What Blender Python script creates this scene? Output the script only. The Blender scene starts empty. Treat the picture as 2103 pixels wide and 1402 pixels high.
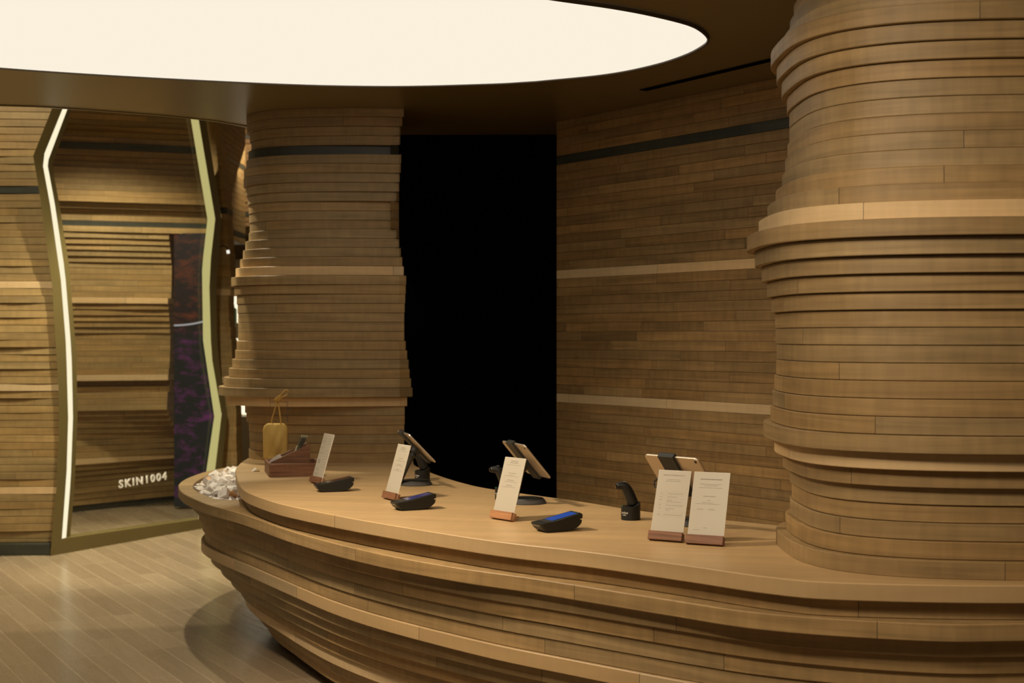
import bpy, bmesh, math, random
from mathutils import Vector, Matrix
from mathutils.geometry import tessellate_polygon
random.seed(11)
scene = bpy.context.scene
COL = scene.collection
R = math.radians

# ------------------------------------------------------------------ camera, world, lights, exposure
F = 2920.0                      # focal length in pixels of the 2103 px wide frame
EYE = 1.48                      # camera height
HOR = 690.0                     # row of the horizon
cd = bpy.data.cameras.new('camera'); cam = bpy.data.objects.new('camera', cd); COL.objects.link(cam)
cd.sensor_width = 36.0; cd.lens = F / 2103.0 * 36.0
cd.shift_y = (HOR - 701.0) / 2103.0
cd.clip_start = 0.05
cam.location = (0, 0, EYE); cam.rotation_euler = (R(90), 0, 0)
cd.dof.use_dof = True; cd.dof.focus_distance = 5.2; cd.dof.aperture_fstop = 4.0
scene.camera = cam

w = bpy.data.worlds.new('world'); scene.world = w; w.use_nodes = True
w.node_tree.nodes['Background'].inputs[0].default_value = (1.0, 0.80, 0.55, 1)
w.node_tree.nodes['Background'].inputs[1].default_value = 0.10

scene.view_settings.view_transform = 'Standard'
scene.view_settings.look = 'None'
scene.view_settings.gamma = 1.0
scene.view_settings.use_curve_mapping = False
scene.view_settings.exposure = 0.0
scene.cycles.max_bounces = 6

def lamp(name, kind, loc, energy, color, size=0.1, target=None, spot=60, blend=0.5, size_y=None):
    l = bpy.data.lights.new(name, kind); l.energy = energy; l.color = color
    if kind == 'AREA':
        l.size = size
        if size_y: l.shape = 'RECTANGLE'; l.size_y = size_y
    else: l.shadow_soft_size = size
    if kind == 'SPOT': l.spot_size = R(spot); l.spot_blend = blend
    o = bpy.data.objects.new(name, l); COL.objects.link(o); o.location = loc
    if target is not None:
        o.rotation_euler = (Vector(target) - Vector(loc)).to_track_quat('-Z', 'Y').to_euler()
    return o
WARM = (1.0, 0.82, 0.60)
GRN = (1.0, 0.90, 0.66)
# unseen lamps added to lift the light on counter and right column
lamp('fill_till', 'SPOT', (-1.5, 4.7, 2.62), 255, WARM, 0.10, (-0.2, 5.5, 0.8), 80, 0.9)
lamp('fill_till_right', 'SPOT', (-0.9, 2.6, 2.62), 85, WARM, 0.12, (1.0, 4.6, 0.9), 75, 0.9)
lamp('fill_front', 'AREA', (0.4, 2.6, 2.66), 50, WARM, 1.1, (0.9, 3.5, 0.3))
# downlights in the higher ceiling of the room behind the bulkhead
for i, (x, y) in enumerate(((-2.9, 7.64), (-2.1, 8.45), (-2.55, 9.75))):
    lamp('downlight_back', 'SPOT', (x, y, 3.42), (120, 250, 420)[i], GRN, (0.015, 0.03, 0.06)[i], (x + 0.1, y + 0.05, 0), (130, 130, 58)[i], 0.6)
lamp('fill_reflection', 'SPOT', (-3.1, 10.9, 3.4), 185, GRN, 0.12, (-3.1, 11.2, 0), 124, 0.6)  # added to light the modelled reflection behind the mirror frame
lamp('fill_back_room', 'AREA', (-3.4, 8.5, 3.5), 26, GRN, 0.9, (-3.6, 9.6, 1.2))  # area lamp added to brighten the upper left wall
lamp('downlight_far', 'AREA', (-2.6, 13.6, 3.3), 18, WARM, 1.0, (-2.6, 15.2, 1.2))

# ------------------------------------------------------------------ materials
MATS = {}
def new_mat(name):
    m = bpy.data.materials.new(name); m.use_nodes = True
    return m, m.node_tree, m.node_tree.nodes['Principled BSDF']
def plain(name, col, rough=0.5, metal=0.0, spec=0.5, noise=0.0, nscale=20.0, bump=0.0):
    if name in MATS: return MATS[name]
    m, nt, b = new_mat(name)
    b.inputs['Roughness'].default_value = rough; b.inputs['Metallic'].default_value = metal
    b.inputs['Specular IOR Level'].default_value = spec
    tc = nt.nodes.new('ShaderNodeTexCoord'); n = nt.nodes.new('ShaderNodeTexNoise')
    n.inputs['Scale'].default_value = nscale; n.inputs['Detail'].default_value = 4
    nt.links.new(tc.outputs['Object'], n.inputs['Vector'])
    mx = nt.nodes.new('ShaderNodeMix'); mx.data_type = 'RGBA'
    mx.inputs['A'].default_value = (*[c * (1 - noise) for c in col], 1)
    mx.inputs['B'].default_value = (*[min(1, c * (1 + noise)) for c in col], 1)
    nt.links.new(n.outputs['Fac'], mx.inputs['Factor']); nt.links.new(mx.outputs['Result'], b.inputs['Base Color'])
    if bump:
        bp = nt.nodes.new('ShaderNodeBump'); bp.inputs['Strength'].default_value = bump; bp.inputs['Distance'].default_value = 0.002
        nt.links.new(n.outputs['Fac'], bp.inputs['Height']); nt.links.new(bp.outputs['Normal'], b.inputs['Normal'])
    MATS[name] = m; return m
def emit(name, col, strength):
    if name in MATS: return MATS[name]
    m, nt, b = new_mat(name)
    b.inputs['Base Color'].default_value = (0, 0, 0, 1); b.inputs['Specular IOR Level'].default_value = 0.0
    b.inputs['Emission Color'].default_value = (*col, 1); b.inputs['Emission Strength'].default_value = strength
    MATS[name] = m; return m
def wood(name, base, rough=0.5, grain=0.22, streak=0.10, spec=0.35, uscale=2.2, vscale=45.0):
    """wood whose grain runs along U (metres) and whose plank tone comes from the mesh"""
    if name in MATS: return MATS[name]
    m, nt, b = new_mat(name); N, L = nt.nodes, nt.links
    uv = N.new('ShaderNodeUVMap'); at = N.new('ShaderNodeAttribute'); at.attribute_name = 'tone'
    def noise(sx, sy, det, dist=0.0):
        mp = N.new('ShaderNodeMapping'); mp.inputs['Scale'].default_value = (sx, sy, 1)
        L.new(uv.outputs[0], mp.inputs['Vector'])
        n = N.new('ShaderNodeTexNoise'); n.inputs['Scale'].default_value = 1; n.inputs['Detail'].default_value = det
        n.inputs['Distortion'].default_value = dist
        L.new(mp.outputs[0], n.inputs['Vector']); return n
    n1 = noise(uscale, vscale, 6, 0.6); n2 = noise(28, 3.5, 3); n3 = noise(1.6, 5, 2)
    def ramp(n, lo, hi):
        r = N.new('ShaderNodeMapRange'); r.inputs['From Min'].default_value = 0.3; r.inputs['From Max'].default_value = 0.7
        r.inputs['To Min'].default_value = lo; r.inputs['To Max'].default_value = hi
        L.new(n.outputs['Fac'], r.inputs['Value']); return r
    a = ramp(n1, 1 - grain, 1 + grain * 0.6); c = ramp(n2, 1 - streak, 1 + streak); d = ramp(n3, 1 - streak * 1.4, 1 + streak * 1.2)
    m1 = N.new('ShaderNodeMath'); m1.operation = 'MULTIPLY'; L.new(a.outputs[0], m1.inputs[0]); L.new(c.outputs[0], m1.inputs[1])
    m2 = N.new('ShaderNodeMath'); m2.operation = 'MULTIPLY'; L.new(m1.outputs[0], m2.inputs[0]); L.new(d.outputs[0], m2.inputs[1])
    v1 = N.new('ShaderNodeVectorMath'); v1.operation = 'SCALE'; v1.inputs[0].default_value = base
    L.new(m2.outputs[0], v1.inputs['Scale'])
    v2 = N.new('ShaderNodeVectorMath'); v2.operation = 'MULTIPLY'; L.new(v1.outputs[0], v2.inputs[0]); L.new(at.outputs['Color'], v2.inputs[1])
    L.new(v2.outputs[0], b.inputs['Base Color'])
    b.inputs['Roughness'].default_value = rough; b.inputs['Specular IOR Level'].default_value = spec
    bp = N.new('ShaderNodeBump'); bp.inputs['Strength'].default_value = 0.12; bp.inputs['Distance'].default_value = 0.001
    L.new(n1.outputs['Fac'], bp.inputs['Height']); L.new(bp.outputs['Normal'], b.inputs['Normal'])
    MATS[name] = m; return m

W_COL = wood('column_oak', (0.335, 0.222, 0.098))
W_WALL = wood('wall_oak', (0.290, 0.172, 0.064), rough=0.55, grain=0.25, streak=0.13)
W_TOP = wood('counter_oak', (0.500, 0.345, 0.175), rough=0.42, grain=0.13, streak=0.03, uscale=1.2, vscale=14)
W_HULL = wood('hull_oak', (0.360, 0.240, 0.108))
W_PALE = wood('pale_maple', (0.640, 0.450, 0.235), grain=0.08, streak=0.05)
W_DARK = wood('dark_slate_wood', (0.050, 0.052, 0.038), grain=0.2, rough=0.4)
W_FAR = wood('far_oak', (0.345, 0.228, 0.090), grain=0.2)
W_WALNUT = wood('walnut', (0.215, 0.098, 0.050), grain=0.40, streak=0.05, uscale=6, vscale=140, rough=0.45)
W_LIGHTNUT = wood('light_walnut', (0.40, 0.19, 0.085), grain=0.25, streak=0.05, uscale=6, vscale=120, rough=0.45)
M_CEIL = plain('ceiling_bronze', (0.200, 0.150, 0.058), 0.33, 0.0, 0.8, 0.08, 2.0)
M_GOLD = plain('frame_gold', (0.185, 0.142, 0.050), 0.42, 0.35, 0.5, 0.04, 8)
M_BLACK = plain('black_panel', (0.0022, 0.0022, 0.0022), 0.95, 0, 0.0)
M_PLAS = plain('black_plastic', (0.010, 0.010, 0.008), 0.42, 0, 0.4, 0.1, 60)
M_PLAS2 = plain('charcoal_plastic', (0.022, 0.022, 0.018), 0.5, 0, 0.4, 0.1, 60)
M_FELT = plain('speckled_rubber', (0.070, 0.066, 0.060), 0.8, 0, 0.2, 0.7, 500, 0.5)
M_ALU = plain('tablet_aluminium', (0.56, 0.47, 0.36), 0.34, 0.75, 0.5)
M_CARD = plain('white_acrylic', (0.47, 0.425, 0.335), 0.35, 0, 0.5)
M_EDGE = plain('acrylic_edge', (0.86, 0.80, 0.68), 0.2, 0, 0.5)
M_INK = plain('grey_ink', (0.22, 0.19, 0.14), 0.6)
M_WHITE = plain('white_print', (0.85, 0.82, 0.74), 0.5)
M_PACK = plain('packet_white', (0.72, 0.65, 0.58), 0.45, 0, 0.5, 0.05, 60)
M_PACK2 = plain('packet_orange', (0.62, 0.33, 0.12), 0.5, 0, 0.5, 0.1, 60)
M_PACK3 = plain('packet_brown', (0.16, 0.065, 0.030), 0.5, 0, 0.5, 0.1, 60)
M_YEL = plain('mustard_cloth', (0.68, 0.45, 0.13), 0.8, 0, 0.2, 0.10, 14, 0.2)
M_CORD = plain('mustard_cord', (0.58, 0.35, 0.09), 0.8, 0, 0.2, 0.12, 200)
M_BEIGE = plain('beige_plaster', (0.42, 0.30, 0.15), 0.7, 0, 0.3, 0.05, 3)
M_CAB = plain('grey_beige_lacquer', (0.34, 0.27, 0.15), 0.5)

# floor of staggered stone-look planks with pale joints
mf, nt, b = new_mat('floor_planks'); N, L = nt.nodes, nt.links
tc = N.new('ShaderNodeTexCoord'); mp = N.new('ShaderNodeMapping'); mp.inputs['Rotation'].default_value = (0, 0, R(60.0))
mp.inputs['Location'].default_value = (0.37, 0.07, 0)
L.new(tc.outputs['Object'], mp.inputs['Vector'])
br = N.new('ShaderNodeTexBrick'); br.offset = 0.37; br.offset_frequency = 3
br.inputs['Scale'].default_value = 1.0; br.inputs['Brick Width'].default_value = 0.9; br.inputs['Row Height'].default_value = 0.118
br.inputs['Mortar Size'].default_value = 0.0020; br.inputs['Mortar Smooth'].default_value = 0.3
br.inputs['Color1'].default_value = (0.250, 0.185, 0.112, 1); br.inputs['Color2'].default_value = (0.320, 0.242, 0.150, 1)
br.inputs['Mortar'].default_value = (0.47, 0.37, 0.24, 1)
L.new(mp.outputs[0], br.inputs['Vector'])
mp2 = N.new('ShaderNodeMapping'); mp2.inputs['Scale'].default_value = (3, 40, 1); L.new(mp.outputs[0], mp2.inputs['Vector'])
nn = N.new('ShaderNodeTexNoise'); nn.inputs['Scale'].default_value = 1; nn.inputs['Detail'].default_value = 5; L.new(mp2.outputs[0], nn.inputs['Vector'])
mr = N.new('ShaderNodeMapRange'); mr.inputs['To Min'].default_value = 0.92; mr.inputs['To Max'].default_value = 1.08; L.new(nn.outputs['Fac'], mr.inputs['Value'])
vm = N.new('ShaderNodeVectorMath'); vm.operation = 'SCALE'; L.new(br.outputs['Color'], vm.inputs[0]); L.new(mr.outputs[0], vm.inputs['Scale'])
L.new(vm.outputs[0], b.inputs['Base Color'])
mr2 = N.new('ShaderNodeMapRange'); mr2.inputs['To Min'].default_value = 0.20; mr2.inputs['To Max'].default_value = 0.34; L.new(nn.outputs['Fac'], mr2.inputs['Value'])
L.new(mr2.outputs[0], b.inputs['Roughness']); b.inputs['Specular IOR Level'].default_value = 0.5
M_FLOOR = mf

def glass(name, rough=0.0, tint=(1, 1, 1), fres=0.08):
    m = bpy.data.materials.new(name); m.use_nodes = True; nt = m.node_tree; nt.nodes.clear()
    o = nt.nodes.new('ShaderNodeOutputMaterial'); t = nt.nodes.new('ShaderNodeBsdfTransparent'); g = nt.nodes.new('ShaderNodeBsdfGlossy')
    t.inputs[0].default_value = (*tint, 1); g.inputs['Roughness'].default_value = rough
    mx = nt.nodes.new('ShaderNodeMixShader'); mx.inputs[0].default_value = fres
    nt.links.new(t.outputs[0], mx.inputs[1]); nt.links.new(g.outputs[0], mx.inputs[2]); nt.links.new(mx.outputs[0], o.inputs[0])
    return m
M_GLASS = glass('clear_glass', 0.02, (0.97, 0.98, 0.95), 0.05)
M_ACRYL = glass('clear_acrylic', 0.05, (0.90, 0.86, 0.82), 0.10)

# ------------------------------------------------------------------ mesh helpers
def link(name, mesh, parent=None):
    o = bpy.data.objects.new(name, mesh); COL.objects.link(o)
    if parent: o.parent = parent
    return o
def tag(o, label, cat, group=None):
    o['label'] = label; o['category'] = cat
    if group: o['group'] = group
    return o
def empty(name, loc=(0, 0, 0), rz=0.0):
    o = bpy.data.objects.new(name, None); COL.objects.link(o); o.location = loc; o.rotation_euler = (0, 0, rz)
    o.empty_display_size = 0.05; return o
def struct(o): o['kind'] = 'structure'; return o

class LM:
    """collects faces with uv (metres) and a tone colour"""
    def __init__(s): s.v = []; s.f = []; s.uv = []; s.c = []; s.m = []
    def face(s, pts, uvs, col=(1, 1, 1), mi=0):
        i = len(s.v); s.v.extend(pts); s.f.append(tuple(range(i, i + len(pts)))); s.uv.append(uvs); s.c.append(col); s.m.append(mi)
    def build(s, name, mats, parent=None, merge=True):
        me = bpy.data.meshes.new(name); me.from_pydata([tuple(p) for p in s.v], [], s.f)
        me.uv_layers.new(name='UVMap'); me.color_attributes.new('tone', 'FLOAT_COLOR', 'CORNER')
        ul = me.uv_layers['UVMap']; ca = me.color_attributes['tone']
        k = 0
        for uvs, c in zip(s.uv, s.c):
            for q in uvs: ul.data[k].uv = q; ca.data[k].color = (*c, 1); k += 1
        if not isinstance(mats, (list, tuple)): mats = [mats]
        for m in mats: me.materials.append(m)
        for p, mi in zip(me.polygons, s.m): p.material_index = mi
        if merge:
            bm = bmesh.new(); bm.from_mesh(me); bmesh.ops.remove_doubles(bm, verts=bm.verts, dist=1e-5)
            bmesh.ops.recalc_face_normals(bm, faces=bm.faces); bm.to_mesh(me); bm.free()
        me.update(); return link(name, me, parent)
    def box(s, x0, x1, y0, y1, z0, z1, col=(1, 1, 1), mi=0, M=None, uo=None):
        P = [Vector((x, y, z)) for z in (z0, z1) for y in (y0, y1) for x in (x0, x1)]
        T = [(M @ p if M else p) for p in P]
        u0 = uo if uo is not None else random.uniform(0, 40)
        for q, (a, bb) in (((0, 1, 5, 4), (0, 2)), ((3, 2, 6, 7), (0, 2)), ((2, 0, 4, 6), (1, 2)), ((1, 3, 7, 5), (1, 2)), ((4, 5, 7, 6), (0, 1)), ((2, 3, 1, 0), (0, 1))):
            s.face([T[i] for i in q], [(P[i][a] + u0, P[i][bb] + u0 * .37) for i in q], col, mi)

def tone(var=0.14, hue=0.05):
    k = 1 + random.uniform(-var, var); h = random.uniform(-hue, hue)
    return (k * (1 + h), k, k * (1 - h * 1.5))
def cr(P, n):
    """Catmull-Rom through P resampled to n+1 points evenly by length"""
    P = [Vector((p[0], p[1])) for p in P]; out = []
    Q = [2 * P[0] - P[1]] + P + [2 * P[-1] - P[-2]]
    for i in range(1, len(Q) - 2):
        for k in range(12):
            t = k / 12.0; a, b_, c, d = Q[i - 1], Q[i], Q[i + 1], Q[i + 2]
            out.append(0.5 * ((2 * b_) + (c - a) * t + (2 * a - 5 * b_ + 4 * c - d) * t * t + (3 * b_ - a - 3 * c + d) * t ** 3))
    out.append(P[-1]); return resample(out, n)
def resample(P, n):
    D = [0.0]
    for i in range(1, len(P)): D.append(D[-1] + (P[i] - P[i - 1]).length)
    out = []; j = 0
    for k in range(n + 1):
        d = D[-1] * k / n
        while j < len(P) - 2 and D[j + 1] < d: j += 1
        t = 0 if D[j + 1] == D[j] else (d - D[j]) / (D[j + 1] - D[j])
        out.append(P[j].lerp(P[j + 1], min(1, max(0, t))))
    return out
def normals(P, closed=True):
    n = len(P); out = []
    for i in range(n):
        a = P[(i - 1) % n] if (closed or i > 0) else P[i]; c = P[(i + 1) % n] if (closed or i < n - 1) else P[i]
        t = (c - a); t.normalize(); out.append(Vector((t.y, -t.x)))
    return out
def area(P):
    return 0.5 * sum(P[i].x * P[(i + 1) % len(P)].y - P[(i + 1) % len(P)].x * P[i].y for i in range(len(P)))

def slat(lm, P, z0, z1, closed=True, hole=None, plank=(0.7, 1.7), var=0.12, bev=0.0018, caps=True, gap=True, joints=None, start=None):
    """one horizontal timber layer: outline P (ccw), split into planks with open butt joints"""
    n = len(P); seg = [(P[(i + 1) % n] - P[i]).length for i in range(n if closed else n - 1)]
    tot = sum(seg)
    js = []
    d = random.uniform(0.1, plank[1]) if start is None else start
    while d < tot - 0.1: js.append(d); d += random.uniform(*plank)
    # outline with joints inserted
    pts = []; D = 0.0; ji = 0; tones = [tone(var) for _ in range(len(js) + 2)]
    jl = []
    for x in js: jl += [x - 0.0009, x + 0.0009]
    for i, s_ in enumerate(seg):
        pts.append((P[i], D)); 
        while ji < len(jl) and jl[ji] < D + s_:
            t = (jl[ji] - D) / s_
            if 0 < t < 1: pts.append((P[i].lerp(P[(i + 1) % n], t), jl[ji]))
            ji += 1
        D += s_
    if not closed: pts.append((P[-1], D))
    Q = [p for p, _ in pts]; U = [u for _, u in pts]
    NN = normals(Q, closed); m = len(Q)
    u0 = random.uniform(0, 60); v0 = random.uniform(0, 20)
    prof = ((bev, z0), (0, z0 + bev), (0, z1 - bev), (bev, z1))
    rng = range(m) if closed else range(m - 1)
    for i in rng:
        j = (i + 1) % m; ua, ub = U[i], (U[j] if j > i else D)
        mid = 0.5 * (ua + ub); k = sum(1 for x in js if x < mid)
        seam = any(abs(x - mid) < 0.0009 for x in js)
        c = (0.12, 0.12, 0.12) if seam else tones[k]
        for r in range(3):
            (o1, za), (o2, zb) = prof[r], prof[r + 1]
            A, B_ = Q[i] - NN[i] * o1, Q[j] - NN[j] * o1; C_, D_ = Q[j] - NN[j] * o2, Q[i] - NN[i] * o2
            uo = u0 + k * 7.3; vo = v0 + k * 3.1
            lm.face([(A.x, A.y, za), (B_.x, B_.y, za), (C_.x, C_.y, zb), (D_.x, D_.y, zb)],
                    [(ua + uo, za + vo), (ub + uo, za + vo), (ub + uo, zb + vo), (ua + uo, zb + vo)], c)
    if caps and closed:
        ring = [Q[i] - NN[i] * bev for i in range(m)]
        loops = [[Vector((p.x, p.y, 0)) for p in ring]]
        if hole: loops.append([Vector((p.x, p.y, 0)) for p in hole])
        flat = [p for l_ in loops for p in l_]
        c = tones[0]
        for t in tessellate_polygon(loops):
            for z in (z0, z1):
                lm.face([(flat[i].x, flat[i].y, z) for i in t], [(flat[i].x * 0.97 - flat[i].y * 0.24 + u0, flat[i].x * 0.24 + flat[i].y * 0.97 + v0) for i in t], c)
    if hole:
        h = len(hole)
        for i in range(h):
            A, B_ = hole[i], hole[(i + 1) % h]
            lm.face([(A.x, A.y, z0), (B_.x, B_.y, z0), (B_.x, B_.y, z1), (A.x, A.y, z1)], [(i * .05, z0), (i * .05 + .05, z0), (i * .05 + .05, z1), (i * .05, z1)], tones[0])
def PX(x, y): return 1051.5 + F * x / y
def unp(px, py, dz):              # point on the horizontal plane dz below the eye
    y = dz * F / (py - HOR); return Vector(((px - 1051.5) / F * y, y))
LH = 0.05
def zl(i): return EYE + (i - 0.5) * LH
ZC = EYE - 0.675                  # counter top level
ZCEIL = 2.70

# ------------------------------------------------------------------ the setting
def solid_poly(name, P, z0, z1, mat, parent=None, uvs=1.0):
    lm = LM(); P = [Vector((p[0], p[1])) for p in P]
    if area(P) < 0: P.reverse()
    slat(lm, P, z0, z1, plank=(99, 100), var=0.0, bev=0.001, start=500)
    return lm.build(name, mat, parent)

fl = solid_poly('floor', [(-7, -2), (4.5, -2), (4.5, 18), (-7, 18)], -0.1, 0.0, M_FLOOR); struct(fl)

edge = cr([(-6.8, 7.05), (-4.5, 7.25), (-2.7, 7.55), (-2.36, 7.66), (-1.79, 8.0), (-1.56, 8.32), (-1.35, 8.75), (-1.25, 9.3)], 40)
ce = solid_poly('ceiling', [(4.5, -2), (4.5, 9.3)] + [(p.x, p.y) for p in reversed(edge)] + [(-6.8, -2)], ZCEIL, ZCEIL + 0.22, M_CEIL); struct(ce)
lm = LM()                          # slim shadow-gap bead along the bulkhead edge
for i in range(len(edge) - 1):
    a, c = edge[i], edge[i + 1]; nn_ = normals(edge, False)
    a2, c2 = a + nn_[i] * 0.03, c + nn_[i + 1] * 0.03
    a1, c1 = a + nn_[i] * 0.05, c + nn_[i + 1] * 0.05
    lm.face([(a2.x, a2.y, ZCEIL), (c2.x, c2.y, ZCEIL), (c2.x, c2.y, ZCEIL - 0.006), (a2.x, a2.y, ZCEIL - 0.006)], [(0, 0)] * 4)
    lm.face([(a1.x, a1.y, ZCEIL), (c1.x, c1.y, ZCEIL), (c1.x, c1.y, ZCEIL - 0.006), (a1.x, a1.y, ZCEIL - 0.006)], [(0, 0)] * 4)
    lm.face([(a2.x, a2.y, ZCEIL - 0.006), (c2.x, c2.y, ZCEIL - 0.006), (c1.x, c1.y, ZCEIL - 0.006), (a1.x, a1.y, ZCEIL - 0.006)], [(0, 0)] * 4)
struct(lm.build('trim_1', M_CEIL))
uc = solid_poly('ceiling', [(-7, 6.5), (2, 6.5), (2, 18), (-7, 18)], 3.6, 3.75, M_BEIGE); struct(uc)

# black recess between the near columns: panel wall with fine vertical joints
lm = LM()
xs = [-1.05, -0.05, 0.165, 0.50]
for a, c in zip(xs, xs[1:]): lm.box(a + 0.0012, c - 0.0012, 8.62, 8.70, 0, ZCEIL)
lm.box(-1.05, 0.5, 8.71, 8.75, 0, ZCEIL)
struct(lm.build('wall_black', M_BLACK))

# slatted timber wall on the right, running away behind the till
WP = [Vector((0.368, 8.18)), Vector((1.22, 7.0)), Vector((2.0, 5.92)), Vector((3.1, 4.4)), Vector((3.6, 3.0)), Vector((3.6, -1.5))]
def offset_line(P, o):
    NN = normals(P, False); return [p - n * o for p, n in zip(P, NN)]
lms = {k: LM() for k in ('oak', 'pale', 'dark')}
bandsP = {7: 'pale', -7: 'pale', -21: 'pale', 20: 'dark'}
WPR = list(reversed(WP))
for i in range(-29, 25):
    z0, z1 = max(0, zl(i)) , min(ZCEIL, zl(i + 1) - 0.0012)
    if z1 - z0 < 0.01: continue
    o = random.uniform(-0.003, 0.003)
    front = offset_line(WPR, o); back = offset_line(WPR, 0.14)
    P = front + list(reversed(back))
    if area(P) < 0: P.reverse()
    slat(lms[bandsP.get(i, 'oak')], P, z0, z1, plank=(0.45, 1.1), var=0.16, bev=0.0015)
struct(lms['oak'].build('wall_right', W_WALL))
struct(lms['pale'].build('trim_2', W_PALE))
struct(lms['dark'].build('trim_3', W_DARK))

# ------------------------------------------------------------------ columns
def fit(P, N, side, px):
    lo, hi = -0.35, 0.35
    for _ in range(26):
        m = 0.5 * (lo + hi); xs = [PX(p.x + n.x * m, p.y + n.y * m) for p, n in zip(P, N)]
        v = min(xs) if side < 0 else max(xs)
        if (v > px) == (side < 0): lo = m
        else: hi = m
    return 0.5 * (lo + hi)
def column(name, label, fp, left, right, nose, bands, mat_over=None, plank=(1.6, 3.4), top=24):
    root = empty(name, (sum(p.x for p in fp) / len(fp), sum(p.y for p in fp) / len(fp), ZC)); tag(root, label, 'column')
    if area(fp) < 0: fp = list(reversed(fp))
    N = normals(fp)
    L_ = {}
    xs = [p.x for p in fp]; x0, x1 = min(xs), max(xs)
    shaft = LM(); others = []
    for i in range(-13, top + 1):
        dl = fit(fp, N, -1, left[i])
        dr = fit(fp, N, 1, right[i]) if right else dl
        P = []
        for p, n in zip(fp, N):
            t = (p.x - x0) / (x1 - x0); t = t * t * (3 - 2 * t)
            P.append(p + n * (dl * (1 - t) + dr * t))
        z0, z1 = zl(i) + (0.0 if i > -13 else 0), min(ZCEIL, zl(i + 1) - 0.0014)
        if i in bands: lm = LM(); others.append((bands[i], lm))
        else: lm = shaft
        slat(lm, P, z0, z1, plank=plank, var=0.045, bev=0.0018)
    o = shaft.build('shaft', W_COL, root); o.matrix_parent_inverse = Matrix.Translation(root.location).inverted()
    for kind, lm in others:
        o = lm.build(kind, W_PALE if kind == 'pale_band' else W_DARK, root); o.matrix_parent_inverse = Matrix.Translation(root.location).inverted()
        o['label'] = 'pale timber layer' if kind == 'pale_band' else 'dark timber layer'
    return root

LL = {24:506,23:507,22:513,21:516,20:510,19:506,18:501,17:500,16:505,15:509,14:511,13:512,12:513,11:511,10:504,9:499,8:493,7:484,6:475,5:481,4:486,3:488,2:489,1:489,0:489,-1:486,-2:483,-3:477,-4:470,-5:460,-6:449,-7:464,-8:503,-9:506,-10:511,-11:512,-12:513,-13:511}
LR = {24:829,23:826,22:822,21:822,20:819,19:824,18:823,17:821,16:820,15:819.5,14:819,13:819,12:819,11:819.5,10:820,9:823,8:826,7:829,6:834,5:833,4:832,3:831,2:830,1:830,0:830,-1:833,-2:836,-3:839,-4:841,-5:844,-6:847,-7:836,-8:831,-9:831,-10:830,-11:830,-12:830,-13:830}
fpL = cr([(-.58, 7.62), (-.8, 7.595), (-1.05, 7.60), (-1.25, 7.64), (-1.40, 7.73), (-1.49, 7.87), (-1.50, 8.05), (-1.42, 8.25), (-1.2, 8.38), (-.95, 8.42), (-.75, 8.4)], 90)
column('stacked_timber_column', 'stacked-layer timber column at the far end of the counter, beside the black recess', fpL, LL, LR, 0, {7: 'pale_band', -7: 'pale_band', 20: 'dark_band'})

RL = {24:1640,23:1640,22:1636,21:1630,20:1622,19:1610,18:1583,17:1595,16:1605,15:1616,14:1621,13:1621,12:1617,11:1612,10:1606,9:1593,8:1576,7:1558,6:1534,5:1550,4:1564,3:1575,2:1584,1:1591.5,0:1593,-1:1595,-2:1594,-3:1590,-4:1587,-5:1582,-6:1567.5,-7:1590,-8:1607.5,-9:1622,-10:1626,-11:1622,-12:1613,-13:1594}
def superell(cx, cy, a, b_, e, n=120):
    out = []
    for k in range(n):
        t = 2 * math.pi * k / n; c, s = math.cos(t), math.sin(t)
        out.append(Vector((cx + a * math.copysign(abs(c) ** (2 / e), c), cy + b_ * math.copysign(abs(s) ** (2 / e), s))))
    return out
fpR = resample(superell(1.58, 4.46, 0.79, 0.60, 2.9) + [Vector((1.58 + .79, 4.46))], 140)[:-1]
column('stacked_timber_column', 'large stacked-layer timber column nearest the camera, at the right end of the counter', fpR, RL, None, 0, {7: 'pale_band', -7: 'pale_band'}, plank=(1.8, 3.6))

# ------------------------------------------------------------------ the counter
Rr = [(2.8, 4.15), (2.1, 3.9), (1.384, 3.842), (1.106, 3.842), (.716, 3.977), (.44, 4.21), (.074, 4.55), (-.214, 4.795), (-.548, 5.17), (-.875, 5.66), (-1.171, 6.2), (-1.375, 6.52), (-1.47, 6.695), (-1.626, 7.03), (-1.735, 7.395), (-1.773, 7.70), (-1.768, 8.0), (-1.743, 8.2), (-1.706, 8.35), (-1.65, 8.475), (-1.45, 8.65), (-1.2, 8.72)]
Mm = [(2.8, 4.2), (2.1, 3.98), (1.384, 3.91), (1.1, 3.93), (.76, 4.07), (.546, 4.215), (.19, 4.52), (-.083, 4.77), (-.44, 5.17), (-.68, 5.5), (-.912, 5.90), (-1.15, 6.33), (-1.33, 6.65), (-1.48, 6.95), (-1.557, 7.21), (-1.58, 7.5), (-1.56, 7.8), (-1.5, 8.1), (-1.35, 8.4), (-1.15, 8.6)]
Bb = [(2.8, 4.5), (2.1, 4.33), (1.384, 4.3), (1.05, 4.34), (.7, 4.45), (.35, 4.68), (0, 4.98), (-.3, 5.27), (-.69, 5.78), (-1.0, 6.42), (-1.13, 6.73), (-1.22, 7.06), (-1.24, 7.4), (-1.2, 7.8), (-1.1, 8.2), (-.95, 8.5)]
Cc = [(2.8, 4.1), (2.1, 3.9), (1.386, 3.85), (.91, 3.895), (.72, 3.99), (.514, 4.19), (.241, 4.45), (-.083, 4.71), (-.54, 5.21), (-.87, 5.64), (-1.007, 5.866), (-1.15, 6.17), (-1.24, 6.46), (-1.317, 6.8), (-1.388, 7.14), (-1.436, 7.466), (-1.46, 7.82), (-1.45, 8.2), (-1.3, 8.6)]
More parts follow.
